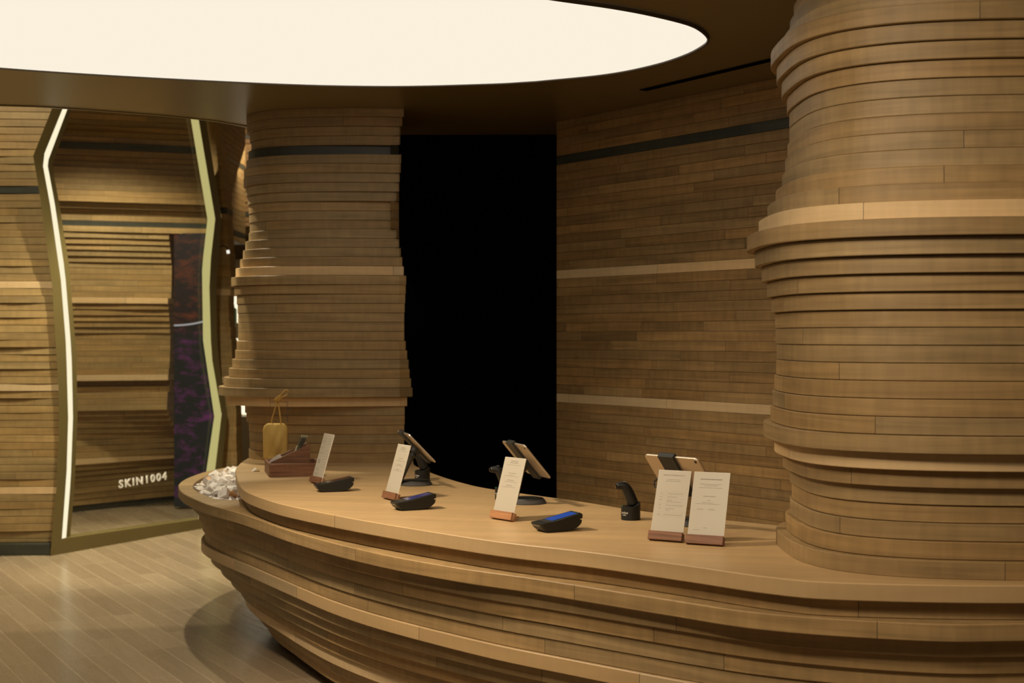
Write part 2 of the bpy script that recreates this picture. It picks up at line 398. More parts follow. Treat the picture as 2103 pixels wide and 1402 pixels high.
Kk = cr([(-.8, 8.6), (-.6, 8.2), (-.54, 7.75), (-.50, 7.4), (-.355, 6.89), (-.2, 6.48), (-.063, 6.24), (.263, 5.83), (.53, 5.46), (.963, 5.06)], 60) + [Vector((1.3, 5.1)), Vector((2.8, 5.2))]
NS = 200
R_, M_, B_, C_ = cr(Rr, NS), cr(Mm, NS), cr(Bb, NS), cr(Cc, NS)
def close(front):
    P = list(front) + Kk
    if area(P) < 0: P.reverse()
    return P
def mixp(A, B2, w_): return [a.lerp(b2, w_) for a, b2 in zip(A, B2)]
def inset(P, d):
    NN = normals(P, False); return [p + n * d for p, n in zip(P, NN)]
cnt = empty('reception_counter', (0.2, 5.2, 0)); tag(cnt, 'long curved boat-shaped timber till counter with stacked layers', 'counter')
def cpart(lm, name, mat):
    o = lm.build(name, mat, cnt); o.matrix_parent_inverse = Matrix.Translation(cnt.location).inverted(); return o
lm = LM(); P = close(C_)
slat(lm, P, zl(-14), ZC, plank=(3.2, 4.2), var=0.0, bev=0.003, start=2.05)
cpart(lm, 'counter_top', W_TOP)
sgn = 1 if (inset(C_, 0.03)[40] - Vector((.5, 6))).length < (C_[40] - Vector((.5, 6))).length else -1
lm = LM(); slat(lm, close(inset(C_, 0.035 * sgn)), zl(-15), zl(-14) - 0.001, plank=(0.9, 1.8), var=0.08)
cpart(lm, 'recessed_band', W_HULL)
cav = cr([(-1.24, 6.86), (-1.31, 6.745), (-1.40, 6.76), (-1.50, 6.94), (-1.588, 7.14), (-1.655, 7.37), (-1.69, 7.67), (-1.69, 8.05), (-1.655, 8.28), (-1.57, 8.42), (-1.45, 8.45), (-1.36, 8.3), (-1.34, 7.8), (-1.29, 7.3), (-1.24, 6.86)], 90)[:-1]
if area(cav) > 0: cav.reverse()
lm = LM(); slat(lm, close(R_), zl(-16), zl(-15) - 0.001, plank=(0.8, 1.6), var=0.07, hole=cav, bev=0.003)
rim = cpart(lm, 'projecting_rim', W_HULL)
lm = LM(); lin = [p + (Vector((-1.5, 7.6)) - p).normalized() * .0015 for p in cav]
if area(lin) < 0: lin.reverse()
slat(lm, lin, zl(-16) + .0005, zl(-16) + .014, plank=(9, 10), var=0, bev=.0005, start=500); cpart(lm, 'bowl_floor', W_TOP)
hull = LM(); pale1 = LM(); pale2 = LM()
wts = {-17: ('R', .55), -18: ('R', .78), -19: ('R', .92), -20: ('R', 1.0), -21: ('M', -.06), -22: ('M', .10), -23: ('M', .26), -24: ('M', .42), -25: ('M', .58), -26: ('M', .66), -27: ('M', .85), -28: ('M', 1.0)}
for i, (k, ww) in wts.items():
    P = mixp(R_, M_, ww) if k == 'R' else mixp(M_, B_, ww)
    lm = pale1 if i in (-21,) else pale2 if i == -26 else hull
    slat(lm, close(P), zl(i), zl(i + 1) - 0.001, plank=(0.6, 1.3), var=0.09, bev=0.002)
cpart(hull, 'layered_body', W_HULL)
o = cpart(pale1, 'pale_band', W_TOP); o['label'] = 'upper pale timber layer'
o = cpart(pale2, 'pale_band', W_PALE); o['label'] = 'lower pale timber layer'
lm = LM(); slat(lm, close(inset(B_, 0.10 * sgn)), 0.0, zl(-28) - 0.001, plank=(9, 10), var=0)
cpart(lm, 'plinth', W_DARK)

# ------------------------------------------------------------------ ceiling light and fittings
pan = cr([(.112, 6.76), (.43, 6.58), (.624, 6.36), (.74, 6.13), (.793, 5.927), (.796, 5.80), (.747, 5.645), (.676, 5.52), (.527, 5.37), (.386, 5.26), (.224, 5.162), (-.2, 4.93), (-1.0, 4.62), (-2.0, 4.45), (-3.0, 4.6), (-3.5, 5.1), (-3.3, 5.8), (-2.31, 6.42), (-1.28, 6.785), (-.64, 6.89), (-.12, 6.83), (.112, 6.76)], 200)[:-1]
root = empty('ceiling_light', (-1.3, 5.6, ZCEIL)); tag(root, 'huge glowing oval light panel set into the dark ceiling', 'ceiling light')
M_PANEL = emit('panel_glow', (0.96, 0.875, 0.72), 1.0)
lm = LM(); P = list(pan)
if area(P) < 0: P.reverse()
slat(lm, P, ZCEIL - 0.008, ZCEIL - 0.001, plank=(99, 100), var=0, start=500, bev=0.001)
o = lm.build('diffuser', M_PANEL, root); o.matrix_parent_inverse = Matrix.Translation(root.location).inverted()
lm = LM(); NNp = normals(P); m_ = len(P)
for i in range(m_):
    j = (i + 1) % m_
    for (oa, za), (ob, zb) in (((0.001, -.001), (0.001, -.014)), ((0.001, -.014), (0.010, -.014)), ((0.010, -.014), (0.010, -.001))):
        A, B2, C2, D2 = P[i] + NNp[i] * oa, P[j] + NNp[j] * oa, P[j] + NNp[j] * ob, P[i] + NNp[i] * ob
        lm.face([(A.x, A.y, ZCEIL + za), (B2.x, B2.y, ZCEIL + za), (C2.x, C2.y, ZCEIL + zb), (D2.x, D2.y, ZCEIL + zb)], [(0, 0)] * 4)
o = lm.build('rim', plain('dark_rim', (0.06, 0.04, 0.02), 0.5), root); o.matrix_parent_inverse = Matrix.Translation(root.location).inverted()
# linear slot diffuser
a, c = Vector((.65, 7.05)), Vector((1.75, 5.32)); d = (c - a).normalized(); n = Vector((-d.y, d.x)) * 0.022
root = empty('slot_diffuser', (a.x, a.y, ZCEIL)); tag(root, 'long thin black air slot in the ceiling above the right timber wall', 'air vent')
lm = LM(); Q = [a - n, c - n, c + n, a + n]
if area(Q) < 0: Q.reverse()
slat(lm, Q, ZCEIL - 0.004, ZCEIL - 0.0005, plank=(99, 100), var=0, start=500, bev=0.0005)
o = lm.build('slot', M_BLACK, root); o.matrix_parent_inverse = Matrix.Translation(root.location).inverted()

# ------------------------------------------------------------------ curved timber wall at the left and the mirror frame beside it
X0, Y0 = -3.096, 9.60; DX, DY = .71, 1.34; DL = math.hypot(DX, DY)
dn = Vector((DX / DL, DY / DL)); nb = Vector((-dn.y, dn.x))       # along the frame, and away from the viewer
if nb.y < 0: nb = -nb
def on_frame(px, py, back=0.0):
    k = (px - 1051.5) / F; bx, by = X0 + nb.x * back, Y0 + nb.y * back
    t = (bx - k * by) / (DY * k - DX); x, y = bx + DX * t, by + DY * t
    return Vector((x, y, EYE - (py - HOR) * y / F))
LO = [(118, 175), (107, 222), (68, 320), (80, 389), (107, 585), (114, 700), (121, 805), (121, 894), (116, 1001), (103, 1140)]
LI = [(150, 175), (129, 222), (86, 328), (103, 421), (125, 575), (135, 700), (137, 751), (140, 858), (137, 965), (127, 1106)]
LB = [(168, 175), (148, 223), (107, 341), (121, 414), (141, 539), (153, 681), (157, 733), (159, 858), (153, 1001), (144, 1102)]
RI = [(383, 195), (392, 246), (426, 450), (417, 530), (415, 557), (417, 699), (421, 726), (440, 855), (424, 965), (407, 1066)]
RB = [(399, 195), (408, 246), (442, 450), (433, 530), (430, 590), (433, 699), (436, 740), (455, 851), (442, 962), (421, 1064)]
RO = [(412, 195), (424, 253), (455, 446), (450, 520), (444, 592), (446, 699), (451, 751), (467, 851), (456, 958), (432, 1082)]
def lerp_px(T, y):
    for (xa, ya), (xb, yb) in zip(T, T[1:]):
        if ya <= y <= yb: return xa + (xb - xa) * (y - ya) / (yb - ya)
    return T[0][0] if y < T[0][1] else T[-1][0]
mir = empty('framed_mirror', (X0 + DX * .6, Y0 + DY * .6, 0)); tag(mir, 'zigzag gold-framed mirror built as a glazed opening with glowing inner edge, left of the counter', 'mirror')  # a mirror, built as an open frame with its reflection modelled behind
def mpart(lm, name, mat):
    o = lm.build(name, mat, mir); o.matrix_parent_inverse = Matrix.Translation(mir.location).inverted(); return o
def strip(lm, A, B2, ba, bb_, n=28, mi=0):
    def rs(T, b_):
        return [on_frame(lerp_px(T, y), y, b_) for y in ys]
    ys = [A[0][1] + (A[-1][1] - A[0][1]) * k / n for k in range(n + 1)]
    ys = sorted(set(ys + [y for _, y in A[1:-1]]))
    a = []; c = []
    ysb = [B2[0][1] + (y - A[0][1]) / (A[-1][1] - A[0][1]) * (B2[-1][1] - B2[0][1]) for y in ys]
    a = [on_frame(lerp_px(A, y), y, ba) for y in ys]; c = [on_frame(lerp_px(B2, y), y, bb_) for y in ysb]
    for i in range(len(ys) - 1):
        lm.face([a[i], c[i], c[i + 1], a[i + 1]], [(0, 0)] * 4, (1, 1, 1), mi)
def fold(P): return P
M_LED_REFL = emit('led_reflection', (1.0, 0.90, 0.62), 1.0)  # left jamb: glowing colour stands in for the LED's mirror reflection
M_LED2 = emit('led_edge_soft', (0.56, 0.50, 0.19), 0.85)
lm = LM(); strip(lm, LO, LI, 0, 0); strip(lm, LO, LO, 0, 0.16); mpart(lm, 'frame_side', M_GOLD)
mid = [((a_[0] * .48 + b2[0] * .52), (a_[1] * .48 + b2[1] * .52)) for a_, b2 in zip(LI, LB)]
lm = LM(); strip(lm, LI, mid, 0, 0.03); mpart(lm, 'glow_strip', M_LED_REFL)
lm = LM(); strip(lm, mid, LB, 0.03, 0.04); strip(lm, LB, LB, 0.04, 0.16); mpart(lm, 'inner_bead', M_GOLD)
lm = LM(); strip(lm, RI, RB, 0.05, 0); mpart(lm, 'glow_strip', M_LED2)
lm = LM(); strip(lm, RB, RO, 0, 0); strip(lm, RO, RO, 0, 0.16); strip(lm, RI, RI, 0.05, 0.16); mpart(lm, 'frame_side', M_GOLD)
lm = LM()                                                          # sill along the floor
n_ = 20
for k in range(n_):
    t0, t1 = k / n_, (k + 1) / n_
    def bp(t, top):
        if top: x, y = 127 + (421 - 127) * t, 1106 + (1064 - 1106) * t
        else: x, y = 103 + (432 - 103) * t, 1141 + (1083.5 - 1141) * t
        return on_frame(x, y)
    lm.face([bp(t0, 0), bp(t1, 0), bp(t1, 1), bp(t0, 1)], [(0, 0)] * 4)
    q = Vector((nb.x * .12, nb.y * .12, 0)); lm.face([bp(t0, 1), bp(t1, 1), bp(t1, 1) + q, bp(t0, 1) + q], [(0, 0)] * 4)
mpart(lm, 'sill', M_GOLD)
lm = LM()
g = [on_frame(LB[i][0] - 6, LB[i][1], 0.06) for i in range(len(LB))] + [on_frame(p[0] + 4, p[1], 0.06) for p in reversed(RI)]
c0 = on_frame(270, 700, 0.06)
for i in range(len(g)):
    lm.face([c0, g[i], g[(i + 1) % len(g)]], [(0, 0)] * 3)
mpart(lm, 'pane', M_GLASS)
# lettering on the pane
def text_mesh(name, body, size, mat, parent, M, offset=0.0, spacing=1.0, align='LEFT', extrude=0.0005):
    cu = bpy.data.curves.new(name, 'FONT'); cu.body = body; cu.size = size; cu.offset = offset; cu.space_character = spacing
    cu.extrude = extrude; cu.align_x = align; cu.resolution_u = 3
    o = bpy.data.objects.new(name, cu); COL.objects.link(o)
    me = bpy.data.meshes.new_from_object(o.evaluated_get(bpy.context.evaluated_depsgraph_get())); bpy.data.objects.remove(o)
    me.materials.clear(); me.materials.append(mat); me.transform(M)
    q = link(name, me, parent); return q
p0, p1 = on_frame(244, 1002, 0.03), on_frame(342, 984, 0.03)
ux = (Vector((p1.x - p0.x, p1.y - p0.y, p1.z - p0.z))).normalized(); uz = Vector((0, 0, 1)); un = ux.cross(uz).normalized()
Mt = Matrix(((ux.x, 0, un.x, p0.x), (ux.y, 0, un.y, p0.y), (ux.z, 1, un.z, p0.z), (0, 0, 0, 1)))
Mt = Matrix.Translation((0, 0, 0)) @ Mt
t_ = text_mesh('lettering', 'SKIN1004', 0.078, M_WHITE, mir, Mt, 0.0022, 1.28, extrude=0.002)
wd = max(v.co.to_2d().dot(Vector((ux.x, ux.y))) for v in t_.data.vertices) - min(v.co.to_2d().dot(Vector((ux.x, ux.y))) for v in t_.data.vertices)
s_ = (p1 - p0).length / wd
for v in t_.data.vertices:
    d_ = (v.co - p0); along = d_.dot(ux); v.co = v.co + ux * along * (s_ - 1)
t_.matrix_parent_inverse = Matrix.Translation(mir.location).inverted(); t_['label'] = 'white SKIN1004 lettering'

# left wall: slats end behind the frame and bulge irregularly
def wobble(seed):
    rnd = random.Random(seed); a = [(rnd.uniform(1.2, 4), rnd.uniform(0, 6.3), rnd.uniform(.004, .013)) for _ in range(3)]
    return lambda u: sum(c * math.sin(a_ * u + b2) for a_, b2, c in a)
lms = {k: LM() for k in ('oak', 'pale', 'dark')}
for i in range(-29, 40):
    z0, z1 = max(0.08 if i == -29 else 0, zl(i)), zl(i + 1) - 0.003
    if z0 < 0.08: z0 = 0.08
    if z1 <= z0: continue
    py = HOR - (0.5 * (z0 + z1) - EYE) * F / 9.62
    pe = 0.5 * (lerp_px(LO, min(1138, max(176, py))) + lerp_px(LI, min(1105, max(176, py))))
    bulge = 0.05 * math.sin((i + 4) * 0.22) + random.uniform(-.006, .006)
    wb = wobble(i * 7 + 3)
    ye = 9.70; xe = (pe - 1051.5) / F * ye
    x_ = -5.4; front = []
    for k in range(25):
        t = k / 24; x = x_ + (xe - x_) * t; y = 9.70 + 0.04 * (x - xe) - 0.02 * (x - xe) ** 2
        front.append(Vector((x, y - bulge * min(1, .35 + (xe - x)) - wb(x * 2) * .6 * min(1, (xe - x) * 3 + .15))))
    P = front + [Vector((xe, 9.95)), Vector((x_, 9.95))]
    if area(P) < 0: P.reverse()
    slat(lms[{7: 'pale', -7: 'pale', -21: 'pale', 20: 'dark'}.get(i, 'oak')], P, z0, z1, plank=(.8, 1.6), var=.10)
struct(lms['oak'].build('wall_left', W_FAR)); struct(lms['pale'].build('trim_4', W_PALE)); struct(lms['dark'].build('trim_5', W_DARK))
bs = solid_poly('baseboard_left', [(-5.4, 9.50), (-3.12, 9.60), (-3.12, 9.9), (-5.4, 9.9)], 0, 0.078, W_DARK); struct(bs)

# timber wall end just right of the mirror frame
lms = {k: LM() for k in ('oak', 'pale', 'dark')}
EN = [(446, 253), (464, 414), (467, 471), (469, 514), (473, 560), (474, 596), (467, 620), (474, 700), (478, 751), (482, 800), (484, 858), (485, 958), (486, 1060)]
for i in range(-29, 40):
    z0, z1 = max(0, zl(i)), zl(i + 1)
    if z1 <= z0: continue
    py = HOR - (0.5 * (z0 + z1) - EYE) * F / 11.35
    pr = lerp_px(EN, py) + random.uniform(-1, 1)
    pl = 0.5 * (lerp_px(RO, min(1080, max(196, py))) + lerp_px(RB, min(1062, max(196, py))))
    ya = 11.32; xl, xr = (pl - 1051.5) / F * ya, (pr - 1051.5) / F * ya
    P = [Vector((xl, ya)), Vector((xr - .03, ya)), Vector((xr, ya + .02)), Vector((xr - .01, ya + .3)), Vector((xl, ya + .3))]
    if area(P) < 0: P.reverse()
    slat(lms[{7: 'pale', -7: 'pale', 20: 'dark'}.get(i, 'oak')], P, z0, z1, plank=(5, 6), var=.08)
struct(lms['oak'].build('wall_end', W_FAR)); struct(lms['pale'].build('trim_6', W_PALE)); struct(lms['dark'].build('trim_7', W_DARK))

# reflected timber wall, modelled behind the mirror frame: deep stepped profile
lms = {k: LM() for k in ('oak', 'pale', 'dark')}
prof = [(-29, .0), (-27, .02), (-24, .05), (-21, .16), (-20, .14), (-17, .02), (-14, .05), (-12, .17), (-10, .15), (-8, .03), (-7, .14), (-5, .08), (0, .05), (5, .12), (6, .14), (7, .02), (12, .0), (17, .10), (18, .12), (19, .02), (21, .0), (23, .14), (25, .12), (28, .04), (30, .0), (32, .12), (33, .10), (36, .06), (42, .1)]
def pf(i):
    for (a_, va), (b2, vb) in zip(prof, prof[1:]):
        if a_ <= i <= b2: return va + (vb - va) * (i - a_) / (b2 - a_)
    return 0
for i in range(-28, 43):
    z0, z1 = zl(i), min(3.6, zl(i + 1) - 0.002)
    if z1 <= z0: continue
    o_ = pf(i); wb = wobble(i + 900); front = []
    for k in range(17):
        t = k / 16; x = -4.35 + t * (1.42 if i < 18 else 1.8); y = 12.0 + (0.35 + .8 * max(0, min(1, (-14 - i) / 8))) * (x + 3.63)
        front.append(Vector((x, y - o_ - wb(x * 2) * .15)))
    P = front + [Vector((front[-1].x, 13.6)), Vector((-4.35, 13.6))]
    if area(P) < 0: P.reverse()
    slat(lms[{6: 'pale', -7: 'pale', -21: 'pale', 19: 'dark', 32: 'dark'}.get(i, 'oak')], P, z0, z1, plank=(.8, 1.7), var=.09)
struct(lms['oak'].build('wall_reflected', W_FAR)); struct(lms['pale'].build('trim_8', W_PALE)); struct(lms['dark'].build('trim_9', W_DARK))
bs = solid_poly('baseboard_reflected', [(-4.35, 11.33), (-3.63, 12.02), (-2.93, 12.86), (-2.93, 13.5), (-4.35, 13.5)], 0, zl(-28) - 0.001, W_DARK); struct(bs)

# reflected video screen beside that wall, also modelled behind the frame
ms, nt, b = new_mat('screen_image'); N, L = nt.nodes, nt.links
tc = N.new('ShaderNodeTexCoord'); sp = N.new('ShaderNodeSeparateXYZ'); L.new(tc.outputs['Object'], sp.inputs[0])
mp = N.new('ShaderNodeMapping'); mp.inputs['Scale'].default_value = (2.2, 1, 5.0); L.new(tc.outputs['Object'], mp.inputs['Vector'])
n1 = N.new('ShaderNodeTexNoise'); n1.inputs['Scale'].default_value = 2.2; n1.inputs['Detail'].default_value = 8; n1.inputs['Roughness'].default_value = .7; L.new(mp.outputs[0], n1.inputs['Vector'])
r1 = N.new('ShaderNodeValToRGB'); L.new(n1.outputs['Fac'], r1.inputs[0])
r1.color_ramp.elements[0].position = .50; r1.color_ramp.elements[0].color = (.004, .006, .006, 1); r1.color_ramp.elements[1].position = .66; r1.color_ramp.elements[1].color = (.075, .012, .055, 1)
r2 = N.new('ShaderNodeValToRGB'); L.new(n1.outputs['Fac'], r2.inputs[0])
r2.color_ramp.elements[0].position = .48; r2.color_ramp.elements[0].color = (.006, .003, .004, 1); r2.color_ramp.elements[1].position = .72; r2.color_ramp.elements[1].color = (.12, .024, .006, 1)
st = N.new('ShaderNodeMapRange'); st.inputs['From Min'].default_value = 1.45; st.inputs['From Max'].default_value = 1.62; L.new(sp.outputs['Z'], st.inputs['Value'])
mx = N.new('ShaderNodeMix'); mx.data_type = 'RGBA'; L.new(st.outputs[0], mx.inputs['Factor']); L.new(r1.outputs[0], mx.inputs['A']); L.new(r2.outputs[0], mx.inputs['B'])
b.inputs['Base Color'].default_value = (.01, .01, .01, 1); b.inputs['Roughness'].default_value = .3
L.new(mx.outputs['Result'], b.inputs['Emission Color']); b.inputs['Emission Strength'].default_value = 1.0
sx = (357.5 - 1051.5) / F * 12.16
root = empty('video_screen', (sx + .2, 12.16, 0)); tag(root, 'tall video screen showing a dark red and purple landscape, modelled as a reflection behind the mirror frame', 'screen')
lm = LM(); lm.box(sx - root.location.x, sx + .36 - root.location.x, 0, .05, 0.02, 2.36); lm.build('display', ms, root, merge=False)
lm = LM()
for k in range(14):
    t0, t1 = k / 14, (k + 1) / 14
    def arc(t): return (sx + t * .34 - root.location.x, -.004, 1.585 + .06 * (t ** 2) - .02)
    a_, c_ = arc(t0), arc(t1); lm.face([a_, c_, (c_[0], c_[1], c_[2] + .014), (a_[0], a_[1], a_[2] + .014)], [(0, 0)] * 4)
o = lm.build('white_curve', emit('screen_white', (.35, .34, .33), 1), root)

# far room beyond: slatted bulkhead, plaster wall, lit display niches
lm = LM(); dk = LM()
for i in range(23, 44):
    z0, z1 = zl(i), min(3.6, zl(i + 1) - .004)
    if z1 <= z0: continue
    P = [Vector((-4, 14.6 + (i % 2) * .0)), Vector((-1.2, 14.6)), Vector((-1.2, 14.9)), Vector((-4, 14.9))]
    oo = random.uniform(0, .03); P[0].y -= oo; P[1].y -= oo
    slat(dk if i in (25, 41) else lm, P, z0, z1, plank=(1, 2), var=.08)
struct(lm.build('wall_bulkhead', W_WALL)); struct(dk.build('trim_10', W_DARK))
lm = LM(); lm.box(-6, 2, 15.6, 15.7, 0, 3.6); struct(lm.build('wall_far', M_BEIGE, merge=False))
lm = LM(); lm.box(-4, -1.2, 14.95, 15.5, 2.55, 2.62); struct(lm.build('trim_11', plain('cream_trim', (.55, .44, .26), .6), merge=False))
sh = empty('display_shelving', (-2.85, 15.3, 0)); tag(sh, 'far shop shelving with three brightly lit niches, glimpsed left of the far column', 'shelving')
M_NICHE = emit('niche_glow', (1.0, .88, .62), 1.3)
lm = LM(); zz = [0, .62, .86, 1.22, 1.46, 1.62, 1.93, 2.5]
for a_, c_ in ((0, .62), (.86, 1.22), (1.46, 1.62), (1.93, 2.3)): lm.box(-.45, .45, -.1, .28, a_, c_)
for x in (-.47, .45): lm.box(x, x + .02, -.1, .28, 0, 2.3)
lm.box(-.45, .45, .22, .28, 0, 2.3); lm.build('carcass', M_CAB, sh, merge=False)
for a_, c_ in ((.62, .86), (1.22, 1.46), (1.62, 1.93)):
    lm = LM(); lm.box(-.44, .44, .20, .215, a_ + .005, c_ - .005); lm.build('lit_back', M_NICHE, sh, merge=False)
def lathe(lm, prof_, cx=0, cy=0, cz=0, n=28, M=None, col=(1, 1, 1), mi=0):
    for i in range(len(prof_) - 1):
        (r0, z0), (r1, z1) = prof_[i], prof_[i + 1]
        for k in range(n):
            a0, a1 = 2 * math.pi * k / n, 2 * math.pi * (k + 1) / n
            q = [Vector((cx + r0 * math.cos(a0), cy + r0 * math.sin(a0), cz + z0)), Vector((cx + r0 * math.cos(a1), cy + r0 * math.sin(a1), cz + z0)),
                 Vector((cx + r1 * math.cos(a1), cy + r1 * math.sin(a1), cz + z1)), Vector((cx + r1 * math.cos(a0), cy + r1 * math.sin(a0), cz + z1))]
            if r0 < 1e-6: q = [q[0], q[2], q[3]]
            elif r1 < 1e-6: q = q[:3]
            if M: q = [M @ v for v in q]
            lm.face(q, [(v.x, v.z) for v in q], col, mi)
lm = LM(); lathe(lm, [(0, 0), (.045, 0), (.045, .15), (.02, .17), (.02, .20), (0, .20)])
o = lm.build('green_bottle', plain('green_bottle', (.05, .16, .07), .4)); o.location = (-3.0, 15.27, 1.62); tag(o, 'green product bottle in the upper lit niche', 'bottle')
# little track spotlight on the wall end
root = empty('wall_spotlight', (-2.27, 11.3, 2.17)); tag(root, 'tiny spotlight on a curved arm fixed to the timber wall end', 'spotlight')
def tube(lm, pts, r, n=10, col=(1, 1, 1), mi=0, capped=True, rs=None):
    pts = [Vector(p) for p in pts]; rings = []
    for i, p in enumerate(pts):
        t = (pts[min(i + 1, len(pts) - 1)] - pts[max(i - 1, 0)]).normalized()
        up = Vector((0, 0, 1)) if abs(t.z) < .9 else Vector((1, 0, 0))
        a_ = t.cross(up).normalized(); b2 = t.cross(a_).normalized(); rr = rs[i] if rs else r
        rings.append([p + (a_ * math.cos(2 * math.pi * k / n) + b2 * math.sin(2 * math.pi * k / n)) * rr for k in range(n)])
    for i in range(len(rings) - 1):
        for k in range(n):
            j = (k + 1) % n; lm.face([rings[i][k], rings[i][j], rings[i + 1][j], rings[i + 1][k]], [(0, 0)] * 4, col, mi)
    if capped:
        lm.face(rings[0], [(0, 0)] * n, col, mi); lm.face(rings[-1], [(0, 0)] * n, col, mi)
lm = LM(); tube(lm, [(-.05, 0, .02), (-.02, -.03, .025), (.01, -.04, .015), (.02, -.04, -.01)], .005); lm.build('arm', M_PLAS, root)
lm = LM(); tube(lm, [(.02, -.04, -.01), (.024, -.042, -.035)], .012); lm.build('lamp_head', emit('spot_glow', (1, .95, .8), 1.0), root)


# ------------------------------------------------------------------ things on the counter
I4 = Matrix.Identity(4)
def bevel_obj(o, wdt=0.001, seg=2):
    md = o.modifiers.new('bevel', 'BEVEL'); md.width = wdt; md.segments = seg; md.limit_method = 'ANGLE'; return o
def child(lm, name, mat, root, bev=0.0008, merge=True):
    o = lm.build(name, mat, root, merge)
    if bev: bevel_obj(o, bev)
    return o
def dashes(lm, x0, x1, z, h, y, M, words=None, rnd=random):
    """a line of unreadably small print: word-length strokes"""
    x = x0
    while x < x1 - 0.001:
        wl = min(x1 - x, rnd.uniform(0.003, 0.009))
        for (a_, c_) in ((x, x + wl),):
            q = [M @ Vector((a_, y, z)), M @ Vector((c_, y, z)), M @ Vector((c_, y, z + h)), M @ Vector((a_, y, z + h))]
            lm.face(q, [(0, 0)] * 4)
        x += wl + 0.0012
def card_stand(px, py, yaw, label, lines, woodmat, titles=(), W=0.118, H=0.232, tilt=16.5):
    """printed card leaning back in a slotted wooden block with a peg leg"""
    c = unp(px, py, EYE - ZC)
    root = empty('card_stand', (c.x, c.y, ZC), R(-yaw)); tag(root, label, 'sign holder', 'printed cards in wooden holders on the counter')
    T = Matrix.Rotation(R(-tilt), 4, 'X')              # leans away from the viewer
    D0, D1 = 0.0035, 0.0065                            # card slot
    lm = LM(); hb = 0.0300
    lm.box(-W / 2 - .002, W / 2 + .002, -.0075, D0, 0.0010, hb, M=T, uo=random.uniform(0, 9))
    lm.box(-W / 2 - .002, W / 2 + .002, D1, .0165, 0.0, hb - .002, M=T, uo=random.uniform(0, 9))
    lm.box(-W / 2 - .002, W / 2 + .002, D0, D1, 0.0, .006, M=T)
    z_min = min(v.z for v in lm.v)
    child(lm, 'wooden_block', woodmat, root)
    T2 = T
    lm = LM(); lm.box(-W / 2, W / 2, D0, D1, .006, H, M=T2); o = child(lm, 'card', M_CARD, root, 0.0006)
    lm = LM(); lm.box(W / 2 - .0001, W / 2 + .0006, D0 + .0003, D1 - .0003, .006, H, M=T2); lm.box(-W / 2, W / 2, D0 + .0003, D1 - .0003, H - .0001, H + .0006, M=T2)
    e = child(lm, 'card_edge', M_EDGE, root, 0); e['label'] = 'bright polished edge'
    lm = LM(); lm.box(.012, .020, .014, .070, .0008, .007); child(lm, 'peg_leg', woodmat, root, .001)
    lm = LM()
    for ln in lines:
        x0, x1, z, h = ln; dashes(lm, x0 * W, x1 * W, z * H, h, D0 - .0003, T2)
    if lm.v: lm.build('print', M_INK, root, merge=False)
    for body, size, z in titles:
        Mx = T2 @ Matrix.Translation((0, D0 - .0004, z * H)) @ Matrix.Rotation(R(90), 4, 'X')
        text_mesh('title', body, size, M_INK, root, Mx, 0.00006, 1.25, 'CENTER', 0.0001)
    root.location.z += 0.0035
    return root
lines4 = [(-.20, .20, .865, .0012), (-.23, .22, .842, .0012)]
for z, a_, c_ in ((.665, -.12, .36), (.617, -.12, .18), (.572, -.13, .05), (.550, -.13, .33), (.500, -.14, .40), (.452, -.14, .14), (.425, -.14, .02), (.365, -.17, .40)):
    lines4.append((a_, c_, z, .0012))
for z in (.665, .617, .572, .500, .452, .365): lines4.append((-.36, -.27, z, .0012))
for z in (.690, .640, .594, .526, .478, .398, .345): lines4.append((-.36, .42, z, .0002))
lines4.append((-.2, .22, .115, .0010))
lines5 = [(-.30, .31, .895, .0030), (-.30, .30, .830, .0012), (-.18, .20, .808, .0012), (-.32, .33, .780, .0012), (-.17, .17, .660, .0018), (-.04, .04, .605, .0016), (-.18, .12, .575, .0010), (-.36, .30, .557, .0010), (-.30, -.16, .49, .0008), (.02, .16, .49, .0008), (-.32, -.12, .475, .0008), (.0, .2, .475, .0008), (-.08, .02, .225, .0014), (-.36, -.18, .195, .0012)]
lines3 = [(-.17, .19, .940, .0022), (-.20, .19, .912, .0022), (-.32, .34, .880, .0010), (-.15, .20, .745, .0018), (-.14, .10, .715, .0010), (-.34, .36, .698, .0010), (-.15, .16, .632, .0018), (-.30, .32, .608, .0010), (-.16, .14, .545, .0018), (-.34, .30, .52, .0010), (-.2, .2, .115, .0009)]
lines1 = []
for z in (.90, .86, .835, .81, .72, .70, .62, .60, .30, .28, .26, .20, .18): lines1.append((-.40, -.06, z, .0010))
for z in (.90, .85, .80, .66, .60, .545, .49, .43, .38, .33): lines1.append((.08, .42, z, .0010))
for z in (.46, .44, .42, .40): lines1.append((-.34, -.16, z, .0022))
card_stand(647, 993, 60, 'printed card with two columns of text in walnut block beside the wooden tray', lines1, W_WALNUT)
card_stand(799, 1026.5, 60, 'slim price card in walnut block between the two leftmost payment terminals', lines3, W_WALNUT)
card_stand(1029, 1068, 50, 'printed card in light wooden block in front of the middle tablet and a scanner', lines3, W_LIGHTNUT)
card_stand(1365.5, 1112, 30, 'left one of the two large white cards side by side, with rows of ruled text', lines4, W_WALNUT, (('REFUND & EXCHANGE POLICY', .0046, .925),), W=.116, H=.238, tilt=19.5)
card_stand(1446, 1120, 26, 'right one of the two large white cards side by side, with centred text', lines5, W_WALNUT, W=.122, H=.240, tilt=19.5)

